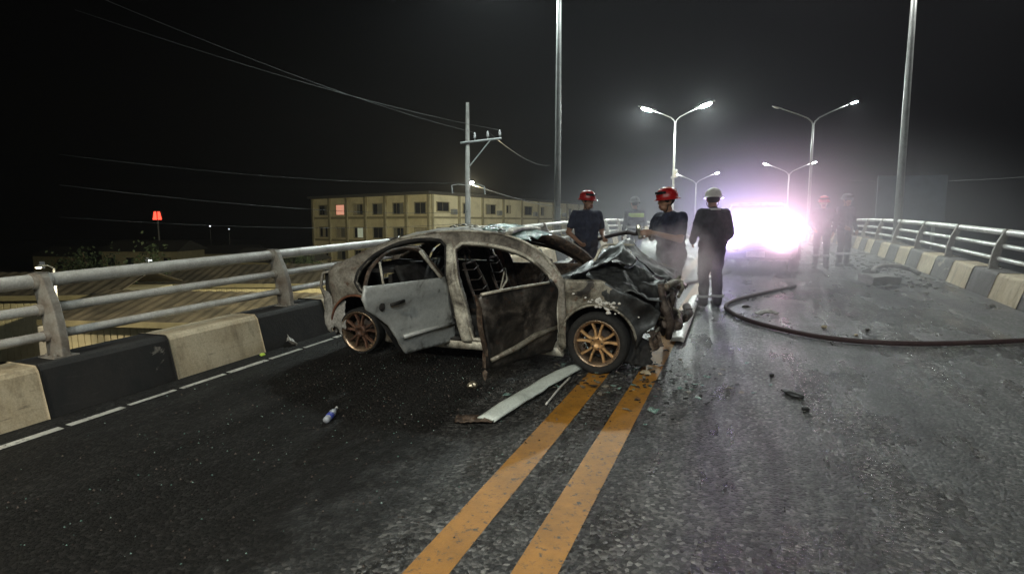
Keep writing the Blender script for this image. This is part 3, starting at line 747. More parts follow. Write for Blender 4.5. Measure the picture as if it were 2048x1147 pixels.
mb = MB(); mb.tube([hx(.05, .30, .010), hx(.35, .36, .014), hx(.60, .43, .014), hx(.92, .46, .012)], [.02, .03, .03, .02], 6); sub('blistered_crease', mb, M['b_fender'], smooth=True)
mb = MB(); mb.blob(hx(.48, .33, .004), (.06, .014, .05), 4, .3, 2); sub('speaker_hole', mb, M['b_dark'])
mb = MB(); ip = [(.05, .24), (-.10, .88), (.90, .90), (.93, .33), (.9, .24)]
p2, t2 = sheet(ip, [], .08); mb.add([(x, -(W(x, z) - .08), z) for x, z in p2], t2); sub('inner_panel', mb, M['b_dark'])
mb = MB(); mb.grid(lambda u, v: hx(.035 + .006 * math.sin(v * 9) - .13 * v, .22 + .68 * v, -.075 + .07 * u), 2, 12); sub('door_edge', mb, M['b_edge'], smooth=True)
mb = MB(); mb.blob(hx(.03, .16, -.03), (.025, .02, .05), 8, .6, 1); sub('melted_drip', mb, M['b_edge'])
for outl, win, hg, mt, nm in ((d_r, w_r, -.2, M['b_dark'], 'rear_door'), (d_fl, w_f, .97, M['b_edge'], 'front_door')):
    o, sub = door(outl, win, hg, 0, mt, 1, nm, 41)
mb = MB(); mb.tube([(-.16, .82, .25), (-.18, .80, .6), (-.21, .76, .95), (-.26, .60, 1.3)], [.06, .055, .05, .045], 8); mb.build('centre_pillar', M['rust'], car, True)
p2, t2 = sheet(ring(w_r, -.004), [], .08); mb = MB(); mb.add([(x, W(x, z) - .01, z) for x, z in p2], t2); mb.build('dark_pane', M['glass_dark'], car, True, solid=.005)  # dark pane closing the far rear door window
mb = MB(); mb.grid(lambda u, v: (-1.0 - .42 * u, (v - .5) * (1.10 + .14 * u), 1.295 - .17 * u + .03 * (1 - (2 * v - 1) ** 2)), 8, 10, keep=lambda u, v: fbm((u * 3, v * 3, 1), 1.5) > -.45); mb.build('dark_rear_screen', M['glass_dark'], car, True, solid=.005)  # dark sheet closing the rear screen opening
# inside
def seat(x, y, w=.46):
    mb = MB()
    mb.tube([(x + .25, y - w / 2, .48), (x - .22, y - w / 2, .46), (x - .36, y - w / 2 + .02, .78), (x - .46, y - w / 2 + .08, 1.02), (x - .46, y + w / 2 - .08, 1.02), (x - .36, y + w / 2 - .02, .78), (x - .22, y + w / 2, .46), (x + .25, y + w / 2, .48), (x + .25, y - w / 2, .48)], .018, 6)
    for k in range(5):
        a = k / 5; mb.tube([(x - .24 - .05 * k, y - w / 2, .52 + .11 * k), (x - .20 - .05 * k, y, .50 + .11 * k), (x - .24 - .05 * k, y + w / 2, .52 + .11 * k)], .008, 5)
    for k in range(4): mb.tube([(x + .2 - .12 * k, y - w / 2, .475), (x + .2 - .12 * k, y, .44), (x + .2 - .12 * k, y + w / 2, .475)], .008, 5)
    so = mb.build('seat_frame', M['iron'], car, True)
    mb = MB(); mb.blob((x, y, .40), (.28, .22, .08), y, .4, 2); mb.build('charred_cushion', M['b_dark'], so)
    mb = MB()
    for sy in (-.06, .06): mb.tube([(x - .46, y + sy, 1.0), (x - .49, y + sy, 1.14)], .009, 5)
    mb.tube([(x - .49, y - .1, 1.13), (x - .50, y, 1.20), (x - .49, y + .1, 1.13)], .014, 6); mb.build('headrest_frame', M['iron'], so, True)
seat(.28, -.36); seat(.28, .36)
mb = MB(); mb.grid(lambda u, v: (-.62 - .38 * u, -.60 + 1.2 * v, .46 + .50 * max(0, u - .35) / .65 + .04 * fbm((u * 3, v * 6, 0), 1.2)), 8, 16); mb.build('rear_bench_remains', M['b_dark'], car, True, solid=.05)
mb = MB(); mb.grid(lambda u, v: (.62 + .40 * u, -.70 + 1.4 * v, .72 + .16 * math.sin(u * 2.2) + .03 * fbm((u * 3, v * 7, 2), 1.5)), 8, 20); mb.build('dashboard_remains', M['b_dark'], car, True, solid=.06)
mb = MB(); mb.lathe([(.175 + .014 * math.cos(a), .014 * math.sin(a)) for a in np.linspace(0, 2 * math.pi, 8)[:-1]], 24, Matrix.Translation((.50, .36, .84)) @ Matrix.Rotation(rad(-65), 4, 'Y'), close=True)
mb.tube([(.50, .36, .84), (.85, .36, .66)], .022, 6)
for a in (0, 2.1, 4.2): mb.tube([(.50, .36, .84), Vector((.50, .36, .84)) + Matrix.Rotation(rad(-65), 3, 'Y') @ Vector((.17 * math.cos(a), .17 * math.sin(a), 0))], .01, 5)
mb.build('steering_wheel', M['iron'], car, True)
mb = MB(); mb.tube([(.05, -.30, .50), (.12, -.22, .66), (.18, -.1, .80), (.1, .05, .92)], .012, 6); mb.tube([(-.1, .1, .4), (.05, -.02, .62), (.15, -.1, .9)], .01, 6); mb.build('hanging_wire', M['b_ash'], car, True)
# wheels
def wheel(x, y, rim_m, tyre, steer=0.0, camber=0.0, zc=.30, hi=True):
    sd = -1 if y < 0 else 1
    mb = MB()   # barrel and lip; axis along y, local z = outward
    R0 = Matrix.Translation((x, y, zc)) @ Matrix.Rotation(steer, 4, 'Z') @ Matrix.Rotation(camber, 4, 'X') @ Matrix.Rotation(rad(90) * (1 if sd < 0 else -1), 4, 'X')
    mb.lathe([(.185, -.16), (.20, -.06), (.19, .0), (.205, .035), (.222, .045), (.229, .05), (.233, .042), (.229, .02), (.21, -.01), (.208, -.15)], 40)
    o = mb.build('wheel', M['rim_lip'], car, True); o.matrix_local = R0
    for k in range(5):
        for s_ in (-1, 1):
            a = 2 * math.pi * k / 5 + .3; b_ = a + s_ * .255
            mb = MB()
            p0 = Vector((.055 * math.cos(a + s_ * .25), .055 * math.sin(a + s_ * .25), .022)); p1 = Vector((.125 * math.cos(b_ - s_ * .05), .125 * math.sin(b_ - s_ * .05), .018)); p2 = Vector((.207 * math.cos(b_ + s_ * .02), .207 * math.sin(b_ + s_ * .02), .026))
            for q0, q1, w0, w1 in ((p0, p1, .017, .013), (p1, p2, .013, .016)):
                d = (q1 - q0).normalized(); nn = Vector((-d.y, d.x, 0)).normalized()
                mb.frustum([q0 - nn * w0 - Vector((0, 0, .035)), q0 + nn * w0 - Vector((0, 0, .035)), q0 + nn * w0 * .7, q0 - nn * w0 * .7], [q1 - nn * w1 - Vector((0, 0, .035)), q1 + nn * w1 - Vector((0, 0, .035)), q1 + nn * w1 * .7, q1 - nn * w1 * .7])
            mb.build('spoke', rim_m, o, bevel=.003)
    mb = MB(); mb.lathe([(.0, .018), (.028, .018), (.032, .028), (.05, .030), (.07, .022), (.074, -.03)], 20); mb.build('hub', rim_m, o, True)
    mb = MB()
    for k in range(5):
        a = 2 * math.pi * k / 5; mb.lathe([(.0, .036), (.009, .036), (.009, .02)], 6, Matrix.Translation((.05 * math.cos(a), .05 * math.sin(a), 0)))
    mb.build('lug_nuts', M['iron'], o)
    mb = MB(); mb.lathe([(.0, -.07), (.14, -.07), (.14, -.085), (.0, -.085)], 24); mb.build('brake_disc', M['iron'], o, True)
    if tyre:
        mb = MB(); prof = [(.222, .035), (.25, .062), (.285, .060), (.303, .035), (.307, -.04), (.303, -.12), (.28, -.15), (.225, -.14)]
        v = []
        mb.lathe([(r if tyre > .9 else .222 + (r - .222) * .45, z * (1.0 if tyre > .9 else .7)) for r, z in prof], 44)
        # flattened and slumped where it meets the road
        for i, p in enumerate(mb.v):
            w_ = R0 @ Vector(p)
            if w_.z < .012: mb.v[i] = tuple(R0.inverted() @ Vector((w_.x, w_.y + sd * .02, .004)))
        mb.build('tyre', M['rubber'], o, True)
    return o
wheel(1.36, -.80, M['bronze'], 1.0, rad(-4), 0, .305)
wheel(-1.34, -.79, M['bronze_burnt'], .6, 0, rad(3), .262)
wheel(1.36, .80, M['bronze'], 1.0, 0, 0, .305)
wheel(-1.34, .79, M['bronze_burnt'], .6, 0, 0, .262)
mb = MB(); mb.tube([(1.36, -.75, .3), (1.36, .75, .3)], .03, 8); mb.tube([(-1.34, -.75, .27), (-1.34, .75, .27)], .04, 8); mb.build('axle', M['iron'], car, True)
mb = MB(); mb.grid(lambda u, v: (1.60 + .26 * u + .03 * fbm((u * 3, v * 4, 1), 1.3), -.74 + .10 * v + .05 * fbm((u * 4, v * 3, 5), 1.2), .10 + .34 * v * (1 - .4 * u)), 12, 10); mb.build('arch_liner', M['rubber'], car, True, solid=.02)
# ------------------------------------------------------------------ people: one continuous body each, grown from tapered limbs
def cone_sphere(mb, a, b, ra, rb, n=12):
    a, b = Vector(a), Vector(b); d = b - a
    if d.length < 1e-5: d = Vector((0, 0, 1e-3)); b = a + d
    L = d.length; q = d.to_track_quat('Z', 'Y').to_matrix(); prof = []
    for k in range(5): t = math.pi / 2 * (1 - k / 4); prof.append((max(1e-4, ra * math.cos(t)), -ra * math.sin(t)))
    for k in range(5): t = math.pi / 2 * k / 4; prof.append((max(1e-4, rb * math.cos(t)), L + rb * math.sin(t)))
    Mx = Matrix.Translation(a) @ q.to_4x4()
    mb.lathe(prof, n, Mx)
def hand_parts(wr, d, nrm_, caps, curl=1.0, side=1):
    """palm, four fingers of unequal length and a thumb leaving the side of the palm"""
    wr = Vector(wr); d = Vector(d).normalized(); nn = Vector(nrm_); nn = (nn - d * nn.dot(d)).normalized(); w = d.cross(nn).normalized()
    for k in (-1, 0, 1): caps.append((wr + w * k * .018, wr + d * .075 + w * k * .022, .019, .017, 'skin'))
    for k, L in enumerate((.062, .072, .068, .052)):
        b = wr + d * .085 + w * (k - 1.5) * .0205
        a1 = curl * .75; p1 = b + (d * math.cos(a1) + nn * math.sin(a1)) * L * .55
        a2 = curl * 1.7; p2 = p1 + (d * math.cos(a2) + nn * math.sin(a2)) * L * .5
        caps.append((b, p1, .0105, .0095, 'skin')); caps.append((p1, p2, .0095, .0085, 'skin'))
    b = wr + d * .03 - w * side * .034; p1 = b + d * .032 - w * side * .018 + nn * .020 * curl; p2 = p1 + d * .026 + nn * .026 * curl
    caps.append((b, p1, .013, .011, 'skin')); caps.append((p1, p2, .011, .009, 'skin'))
def person(label, loc, rz, pose, mats, sleeve='skin', helmet='red_h', scale=1.0, group=None, bands=(), turn=0.0, vest=False, bulk=1.0, voxel=.0095):
    root = thing('person', label, 'person', loc, rz, group); root.scale = (scale,) * 3
    J = dict(pel=(0, 0, .95), che=(0, .01, 1.27), neck=(0, .0, 1.47), head=(0, .03, 1.608),
             shR=(.20, 0, 1.405), shL=(-.20, 0, 1.405), elR=(.26, -.02, 1.12), elL=(-.26, -.02, 1.12), wrR=(.27, .08, .88), wrL=(-.27, .08, .88),
             hipR=(.095, 0, .93), hipL=(-.095, 0, .93), knR=(.11, .03, .50), knL=(-.11, .03, .50), anR=(.12, 0, .10), anL=(-.12, 0, .10))
    J.update({k: v for k, v in pose.items() if k in J}); J = {k: Vector(v) for k, v in J.items()}
    caps = []
    A = lambda a, b, ra, rb, m: caps.append((Vector(a), Vector(b)) + ((ra * bulk, rb * bulk) if m in ('top', 'leg', 'sleeve') else (ra, rb)) + (m,))
    sp = (J['neck'] - J['pel'])
    ax = (J['shR'] - J['shL']).normalized()
    for t, w, r in ((.02, .085, .118), (.22, .075, .112), (.45, .085, .114), (.68, .11, .115), (.84, .135, .085)):
        c = J['pel'] + (J['che'] - J['pel']) * min(1, t / .65) if t <= .65 else J['che'].lerp(J['neck'], (t - .65) / .35)
        A(c - ax * w, c + ax * w, r, r, 'top' if t > .18 else 'leg')
    A(J['pel'], J['che'], .12, .13, 'top'); A(J['che'], J['neck'] - sp.normalized() * .05, .13, .085, 'top')
    A(J['neck'] - Vector((0, 0, .03)), J['head'] - Vector((0, .01, .05)), .056, .052, 'skin')
    R_ = Matrix.Rotation(turn, 3, 'Z'); h = J['head']
    hp = lambda x, y, z: h + R_ @ Vector((x, y, z))
    A(hp(0, -.012, .045), hp(0, .01, .04), .092, .090, 'hair'); A(hp(0, .03, -.005), hp(0, .03, .02), .074, .078, 'skin')
    A(hp(-.018, .05, -.07), hp(.018, .05, -.07), .040, .040, 'skin'); A(hp(0, .105, -.018), hp(0, .10, .022), .0165, .011, 'skin')
    for s_ in (-1, 1):
        A(hp(s_ * .078, -.005, -.015), hp(s_ * .082, -.012, .025), .017, .019, 'skin')
        A(hp(s_ * .034, .098, .024), hp(s_ * .036, .098, .024), .0115, .0115, 'eye')
        A(hp(s_ * .018, .100, .046), hp(s_ * .052, .092, .044), .010, .009, 'hair')
    A(hp(-.022, .094, -.058), hp(.022, .094, -.058), .0095, .0095, 'lip')
    for s_, sh, el, wr in ((1, 'shR', 'elR', 'wrR'), (-1, 'shL', 'elL', 'wrL')):
        a, b, c = J[sh], J[el], J[wr]
        A(J['neck'].lerp(a, .35) - Vector((0, 0, .045)), a, .07, .066, 'top')
        A(a, a.lerp(b, .62), .068, .060, 'top')
        A(a.lerp(b, .55), b, .050 if sleeve == 'skin' else .058, .043 if sleeve == 'skin' else .052, sleeve)
        A(b, c, .044 if sleeve == 'skin' else .053, .029 if sleeve == 'skin' else .043, sleeve)
        d = (c - b).normalized()
        nn = pose.get('palm' + sh[-1], (-s_, 0, -.2))
        hand_parts(c + d * .015, pose.get('hd' + sh[-1], d), nn, caps, pose.get('curl' + sh[-1], .45), s_)
    for s_, hi, kn, an in ((1, 'hipR', 'knR', 'anR'), (-1, 'hipL', 'knL', 'anL')):
        a, b, c = J[hi], J[kn], J[an]
        A(a, b, .098, .072, 'leg'); A(b, b.lerp(c, .35) + Vector((0, -.012, 0)), .070, .068, 'leg'); A(b.lerp(c, .35) + Vector((0, -.012, 0)), c, .066, .058, 'leg')
        f = Vector(pose.get('ft' + hi[-1], (s_ * .03, .15, 0)))
        A(c - Vector((0, .03, .045)), c + Vector((0, .02, -.04)), .052, .052, 'boot'); A(c + Vector((0, .0, -.04)), c + f + Vector((0, 0, -.055)), .052, .043, 'boot')
    # sleeves of the trousers stop on the boot, soles level
    mb = MB()
    for a, b, ra, rb, m_ in caps: cone_sphere(mb, a, b, ra, rb)
    o = mb.build('body', None, root)
    rm = o.modifiers.new('skin', 'REMESH'); rm.mode = 'VOXEL'; rm.voxel_size = voxel
    sm = o.modifiers.new('soft', 'SMOOTH'); sm.factor = .5; sm.iterations = 3
    C.objects.unlink(o); tmp = bpy.data.scenes.new('tmp'); tmp.collection.objects.link(o)
    par = o.parent; o.parent = None
    with bpy.context.temp_override(scene=tmp, view_layer=tmp.view_layers[0]):
        dg = bpy.context.evaluated_depsgraph_get(); ev = o.evaluated_get(dg); me = bpy.data.meshes.new_from_object(ev)
    tmp.collection.objects.unlink(o); bpy.data.scenes.remove(tmp); C.objects.link(o); o.parent = par
    o.modifiers.clear(); o.data = me
    names = ['top', 'leg', 'skin', 'hair', 'boot', 'eye', 'lip', 'sleeve']
    mm = {'top': mats[0], 'leg': mats[1], 'skin': M['skin'], 'hair': M['strap'], 'boot': M['boot'], 'eye': M['strap'], 'lip': M['lip'], 'sleeve': mats[0]}
    me.materials.clear()
    for n_ in names: me.materials.append(mm[n_])
    co = np.empty(len(me.polygons) * 3); me.polygons.foreach_get('center', co); co = co.reshape(-1, 3)
    best = np.full(len(co), 1e9); idx = np.zeros(len(co), int)
    for a, b, ra, rb, m_ in caps:
        a, b = np.array(a), np.array(b); d = b - a; t = np.clip(((co - a) @ d) / max(d @ d, 1e-9), 0, 1)
        dist = np.linalg.norm(co - (a + t[:, None] * d), axis=1) - (ra + (rb - ra) * t)
        if m_ in ('eye', 'lip'): dist -= .004
        u = dist < best; best[u] = dist[u]; idx[u] = names.index(m_)
    # cloth folds on the clothes
    me.polygons.foreach_set('material_index', idx.astype(np.int32)); me.polygons.foreach_set('use_smooth', np.ones(len(idx), bool))
    soft = {i for p in me.polygons if names[p.material_index] in ('top', 'leg', 'sleeve') for i in p.vertices}
    nv = len(me.vertices); vc = np.empty(nv * 3); vn = np.empty(nv * 3); me.vertices.foreach_get('co', vc); me.vertices.foreach_get('normal', vn)
    vc = vc.reshape(-1, 3); vn = vn.reshape(-1, 3)
    for i in soft:
        c_ = Vector(vc[i])
        vc[i] += vn[i] * (.013 * fbm((c_.x * 1.3, c_.y * 1.3, c_.z * .9), 9.0, 2) + .006 * math.sin(c_.z * 55 + 5 * noise.noise(c_ * 4)) * max(0, noise.noise(c_ * 3 + Vector((5, 1, 2)))))
    vc[:, 2] = np.where(vc[:, 2] < .006, .002, vc[:, 2])
    me.vertices.foreach_set('co', vc.ravel())
    me.update()
    # helmet
    if helmet:
        Hm = Matrix.Translation(h + Vector((0, -.005, .062))) @ R_.to_4x4() @ Matrix.Rotation(rad(pose.get('tilt', -6)), 4, 'X') @ Matrix.Diagonal((1, 1.14, 1, 1))
        mb = MB(); mb.lathe([(.0, .122), (.045, .118), (.082, .098), (.108, .062), (.119, .02), (.121, -.012), (.142, -.028), (.146, -.034), (.118, -.024), (.112, .01)], 28, Hm)
        ho = mb.build('helmet', M[helmet], root, True)
        mb = MB(); mb.grid(lambda u, v: Hm @ Vector((.012 * (2 * v - 1), .125 * math.cos(u * math.pi) * 1.0, .020 + .108 * math.sin(u * math.pi))), 14, 2); mb.build('helmet_ridge', M[helmet], ho, True, solid=.01)
        mb = MB(); mb.grid(lambda u, v: Hm @ Vector((.118 * math.sin((u - .5) * 2.3), .128 * math.cos((u - .5) * 2.3), -.012 + .03 * v + .055)), 10, 3); mb.build('visor', M['glass_dark'] if helmet != 'white_h' else M['white_h'], ho, True, solid=.004)
        mb = MB(); mb.tube([hp(s2 * .105, .0, .03 - .02 * abs(k)) if False else hp(math.cos(a) * .088, .02, -.03 + math.sin(a) * .095) for k, a in enumerate(np.linspace(math.pi, 2 * math.pi, 9)) for s2 in (1,)], .006, 5); mb.build('chin_strap', M['strap'], ho, True)
    for nm, z, rx, ry, wd, mt, cx_ in bands:
        mb = MB(); mb.grid(lambda u, v: (cx_[0] + rx * math.cos(u * 2 * math.pi), cx_[1] + ry * math.sin(u * 2 * math.pi), z + wd * (v - .5)), 24, 2); mb.build(nm, M[mt], root, True, solid=.004)
    return root
M['lip'] = plain('lips', (.24, .09, .07), .5)
def face_rz(p, q):   # rotation that turns local +y from p towards q
    d = Vector(q) - Vector(p); return math.atan2(-d.x, d.y)
def on_road(s_t): return RP(*s_t)
def road_at(px, Y):
    x = (px - CX) / F_PX * Y; s_ = x * SV.x + Y * SV.y; return Vector((x, Y, zr(s_)))
p1 = road_at(1172, 9.7); p2 = road_at(1343, 7.55); p3 = gnd(1420, 613); p4 = road_at(1268, 14.2)
nozzle = at(1280, 470, 7.2)
# nozzle man: body turned towards the wreck, both hands forward on the hose
def local(p, loc, rz, sc_=1.0): return Matrix.Rotation(-rz, 3, 'Z') @ (Vector(p) - Vector(loc)) / sc_
rz2 = face_rz(p2, (p2.x - 1.0, p2.y - .62, 0))
n2 = local(nozzle, p2, rz2, 1.04); h2 = n2 + Vector((.02, -.20, -.02)); h1 = n2 + Vector((-.02, -.03, .01))
person('firefighter in red helmet and dark shirt aiming the hose nozzle at the bonnet', p2, rz2,
       dict(elR=(.27, .08, 1.15), elL=(-.24, .12, 1.14), wrR=tuple(h2 + Vector((.05, -.08, .03))), wrL=tuple(h1 + Vector((-.07, -.07, .02))), palmR=(-1, .2, -.4), palmL=(1, .2, -.4), curlR=1.1, curlL=1.1,
            hdR=(-.15, 1, 0), hdL=(.2, 1, 0), che=(0, .05, 1.27), neck=(0, .06, 1.46), head=(0, .11, 1.598), shR=(.20, .04, 1.40), shL=(-.20, .06, 1.40), anL=(-.13, .15, .10), anR=(.14, -.12, .10), knL=(-.12, .14, .50), knR=(.13, .02, .50)),
       (M['navy'], M['navy2']), 'skin', 'red_h', 1.04, 'firefighters around the wreck', turn=rad(-24), bulk=1.15)
rz1 = face_rz(p1, (p1.x + .30, p1.y - 1, 0))
hs1 = at(1212, 474, 9.35); q1 = local(hs1, p1, rz1, 1.05)
person('firefighter in red helmet and navy t-shirt standing behind the wreck', p1, rz1,
       dict(elR=(.30, -.02, 1.13), wrR=(.22, .16, 1.0), elL=(-.28, .0, 1.12), wrL=tuple(q1 + Vector((0, -.08, 0))), palmL=(.3, 0, -1), palmR=(-1, 0, .2), curlL=1.0, curlR=.8, hdL=(.2, 1, -.1)),
       (M['navy'], M['navy2']), 'skin', 'red_h', 1.05, 'firefighters around the wreck', turn=rad(24), bulk=1.08)
rz3 = face_rz(p3, (p3.x - .25, p3.y + 1.0, 0))
person('firefighter in off white helmet and dark turnout coat by the hose', p3, rz3,
       dict(elR=(.28, -.03, 1.13), wrR=(.26, .12, .93), elL=(-.29, .02, 1.13), wrL=(-.22, .18, 1.0)),
       (M['navy2'], M['navy2']), 'sleeve', 'white_h', 1.05, 'firefighters around the wreck', turn=rad(-20), bulk=1.2,
       bands=[('collar_tape', 1.475, .10, .10, .028, 'reflect', (0, 0)), ('cuff_tape', .17, .095, .095, .04, 'reflect', (.12, -.0)), ('cuff_tape', .17, .095, .095, .04, 'reflect', (-.12, -.0))])
rz4 = face_rz(p4, (p4.x - .2, p4.y + 1, 0))
person('person in dark uniform with yellow green shoulder patches by the railing', p4, rz4, dict(elR=(.27, .02, 1.13), wrR=(.18, .2, 1.05)),
       (M['navy2'], M['navy2']), 'sleeve', 'strap', 1.02, None, bands=[('waist_tape', 1.06, .215, .15, .05, 'reflect', (0, 0)), ('vest_band', 1.34, .235, .15, .10, 'hivis', (0, 0.01))])
for (px, py, tx, lab, hel, sc_) in ((1640, 537, -.5, 'person in dark turnout suit just right of the headlight glare', 'red_h', 1.0), (1684, 533, .3, 'person in dark turnout suit in front of the right hand railing', 'strap', 1.03)):
    p = gnd(px, py); rz = face_rz(p, (p.x + tx, p.y - 1, 0))
    lab = {'red_h': 'person in dark turnout suit and red helmet beside the headlight glare', 'strap': 'person in dark turnout suit and black helmet near the rubble'}[hel]
    person(lab, p, rz, dict(elR=(.28, .0, 1.13), wrR=(.2, .17, 1.0), elL=(-.28, .0, 1.13), wrL=(-.24, .12, .92)), (M['navy2'], M['navy2']), 'sleeve', hel, sc_, None,
           bands=[('cuff_tape', .33, .092, .095, .06, 'reflect', (.115, .01)), ('cuff_tape', .33, .092, .095, .06, 'reflect', (-.115, .01))])

# ------------------------------------------------------------------ fire hoses, spray
def smooth3(pts, n=6):
    P = [Vector(p) for p in pts]; out = []
    for i in range(len(P) - 1):
        a, b, c, d = P[max(i - 1, 0)], P[i], P[i + 1], P[min(i + 2, len(P) - 1)]
        for k in range(n):
            t = k / n; out.append(.5 * (2 * b + (c - a) * t + (2 * a - 5 * b + 4 * c - d) * t * t + (3 * b - a - 3 * c + d) * t ** 3))
    return out + [P[-1]]
hp_ = [gnd(x, y, .035) for x, y in ((1590, 572), (1530, 585), (1478, 598), (1452, 610), (1462, 624), (1500, 641), (1560, 657), (1640, 673), (1720, 682), (1798, 686), (1900, 686), (2060, 680))]
mb = MB(); mb.tube(smooth3(hp_), .030, 10)
tag(mb.build('fire_hose', M['hose'], None, True), 'dark fire hose curving over the wet road beside the white helmeted firefighter', 'hose')
hv = [nozzle, nozzle, at(1258, 464, 7.9), at(1235, 468, 8.8), hs1, at(1185, 484, 10.0), at(1165, 505, 10.5), RP(9.2, -3.3, .03), RP(10.5, -2.2, .03), RP(12.5, -.9, .03), RP(14.5, -.3, .03)]
fh = thing('attack_hose', 'hose line held between the two red helmeted firefighters', 'hose', (0, 0, 0))
mb = MB(); mb.tube(smooth3(hv[2:]), .030, 10); mb.build('hose_line', M['hose'], fh, True)
tgt = cO + cX * 1.78 + cY * .15 + cZ * .62
d0 = (tgt - nozzle).normalized()
back = smooth3([hv[2], hv[2].lerp(nozzle, .55) + Vector((.03, 0, .0)), nozzle - d0 * .16])
mb = MB(); mb.tube(back, .028, 10); mb.build('hose_end', M['hose'], fh, True)
mb = MB(); mb.tube([nozzle - d0 * .18, nozzle - d0 * .08, nozzle, nozzle + d0 * .06], [.034, .026, .022, .030], 12); mb.build('nozzle', M['brass'], fh, True)
def volmat(name, dens, col, aniso=.3, noisy=0):
    m = bpy.data.materials.new(name); m.use_nodes = True; nt = m.node_tree; nt.nodes.clear()
    o = nt.nodes.new('ShaderNodeOutputMaterial'); v = nt.nodes.new('ShaderNodeVolumePrincipled')
    v.inputs['Color'].default_value = col + (1,); v.inputs['Density'].default_value = dens; v.inputs['Anisotropy'].default_value = aniso
    nt.links.new(v.outputs[0], o.inputs['Volume'])
    if noisy:
        f = ramp(nt, noise_fac(nt, noisy, 3, .6), [(.42, 0.0), (.75, dens)])
        tc = N(nt, 'ShaderNodeTexCoord'); vl = N(nt, 'ShaderNodeVectorMath', operation='LENGTH'); nt.links.new(tc.outputs['Object'], vl.inputs[0])
        fall = ramp(nt, vl.outputs['Value'], [(.25, 1.0), (.98, 0.0)])
        nt.links.new(math_(nt, 'MULTIPLY', f, fall), v.inputs['Density'])
    return m
mb = MB(); L = (tgt - nozzle).length
q = d0.to_track_quat('Z', 'Y').to_matrix().to_4x4()
mb.lathe([(.0005, .06), (.02, .062), (.10, .22), (.25, L * .75), (.30, L), (.0005, L + .12)], 28, Matrix.Translation(nozzle) @ q)
sp_o = mb.build('water_spray', volmat('spray_mist', 1.9, (.92, .95, .98), .45), None, True); tag(sp_o, 'pale fan of water sprayed on the wrecked engine bay', 'water spray', kind='stuff')
random.seed(3); mb = MB()
for k in range(420):
    f = random.random() ** .7; a = random.random() * 6.28; rr = .26 * f * math.sqrt(random.random())
    p = nozzle + d0 * (f * L + .06) + (q.to_3x3() @ Vector((rr * math.cos(a), rr * math.sin(a), 0)))
    mb.tube([p, p + d0 * random.uniform(.01, .03)], .0016, 4)
tag(mb.build('water_drops', M['reflect']), 'fine drops of water flying from the hose nozzle', 'water drops', kind='stuff')
def puff(c, r, dens, sc_=1.6, lab=''):
    mb = MB(); mb.blob((0, 0, 0), (1, 1, 1), 1, .0, 3)
    o = mb.build('steam', volmat('steam', dens, (.85, .82, .82), .35, sc_), None, True); o.location = c; o.scale = r; tag(o, lab, 'steam', kind='stuff'); return o
puff(cO + cX * 1.95 + cY * .25 + cZ * .85, (.62, .65, .70), 5.0, 1.5, 'pale steam drifting off the wet engine bay')

# ------------------------------------------------------------------ the vehicle with its headlamps on
hl = gnd(1512, 477, .82)
svd = (Vector((0, 0, 0)) - hl); svd.z = 0; svd.normalize()
svd = (svd * .75 + (-SV) * .25).normalized()
suv_rz = math.atan2(svd.y, svd.x)
suv = thing('sport_utility_car', 'dark sport utility car with both headlamps blazing towards the wreck', 'car', (hl.x - svd.x * 2.22, hl.y - svd.y * 2.22, 0), suv_rz)
_s = suv.location.x * SV.x + suv.location.y * SV.y; suv.location.z = zr(_s)
suv.rotation_euler = (0, .03, suv_rz)
ST = [(2.28, .74, .42, .62, .72), (2.22, .84, .34, .74, .90), (2.05, .90, .28, .86, 1.0), (1.6, .93, .26, .92, 1.05), (1.0, .94, .26, .95, 1.08), (.2, .94, .26, .97, 1.02), (-1.2, .94, .26, 1.0, 1.04), (-2.0, .92, .28, 1.0, 1.04), (-2.25, .86, .36, .95, 1.0), (-2.32, .78, .46, .8, .86)]
mb = MB(); n = 14
for x, w, zb, zm, zt in ST:
    half = [(0, zb), (w * .75, zb), (w * .97, zb + .10), (w, (zb + zm) / 2), (w * .985, zm), (w * .9, zt - .01), (w * .5, zt), (0, zt + .012)]
    for y, z in half: mb.v.append((x, y, z))
    for y, z in half[-2:0:-1]: mb.v.append((x, -y, z))
for i in range(len(ST) - 1):
    for j in range(n): mb.f.append((i * n + j, (i + 1) * n + j, (i + 1) * n + (j + 1) % n, i * n + (j + 1) % n)); mb.mi.append(0)
mb.f += [tuple(range(n)), tuple(range(len(mb.v) - 1, len(mb.v) - n - 1, -1))]; mb.mi += [0, 0]
ob = mb.build('body_shell', M['suv'], suv, True); ob.modifiers.new('sub', 'SUBSURF').render_levels = 1
def gh(pts, wf, name, mt):   # greenhouse slab between two profiles
    mb = MB(); v = []
    for x, z, w in pts: v += [(x, w, z), (x, -w, z)]
    k = len(pts); f = [(2 * i, 2 * i + 1, 2 * ((i + 1) % k) + 1, 2 * ((i + 1) % k)) for i in range(k)] + [tuple(range(0, 2 * k, 2)), tuple(range(2 * k - 1, 0, -2))]
    mb.add(v, f); return mb.build(name, mt, suv, bevel=.03)
gh([(1.0, 1.05, .80), (.25, 1.56, .64), (-1.5, 1.58, .63), (-2.15, 1.05, .78)], None, 'window_band', M['glass_dark'])
gh([(.30, 1.555, .655), (.15, 1.63, .60), (-1.45, 1.64, .60), (-1.68, 1.555, .65)], None, 'roof', M['suv'])
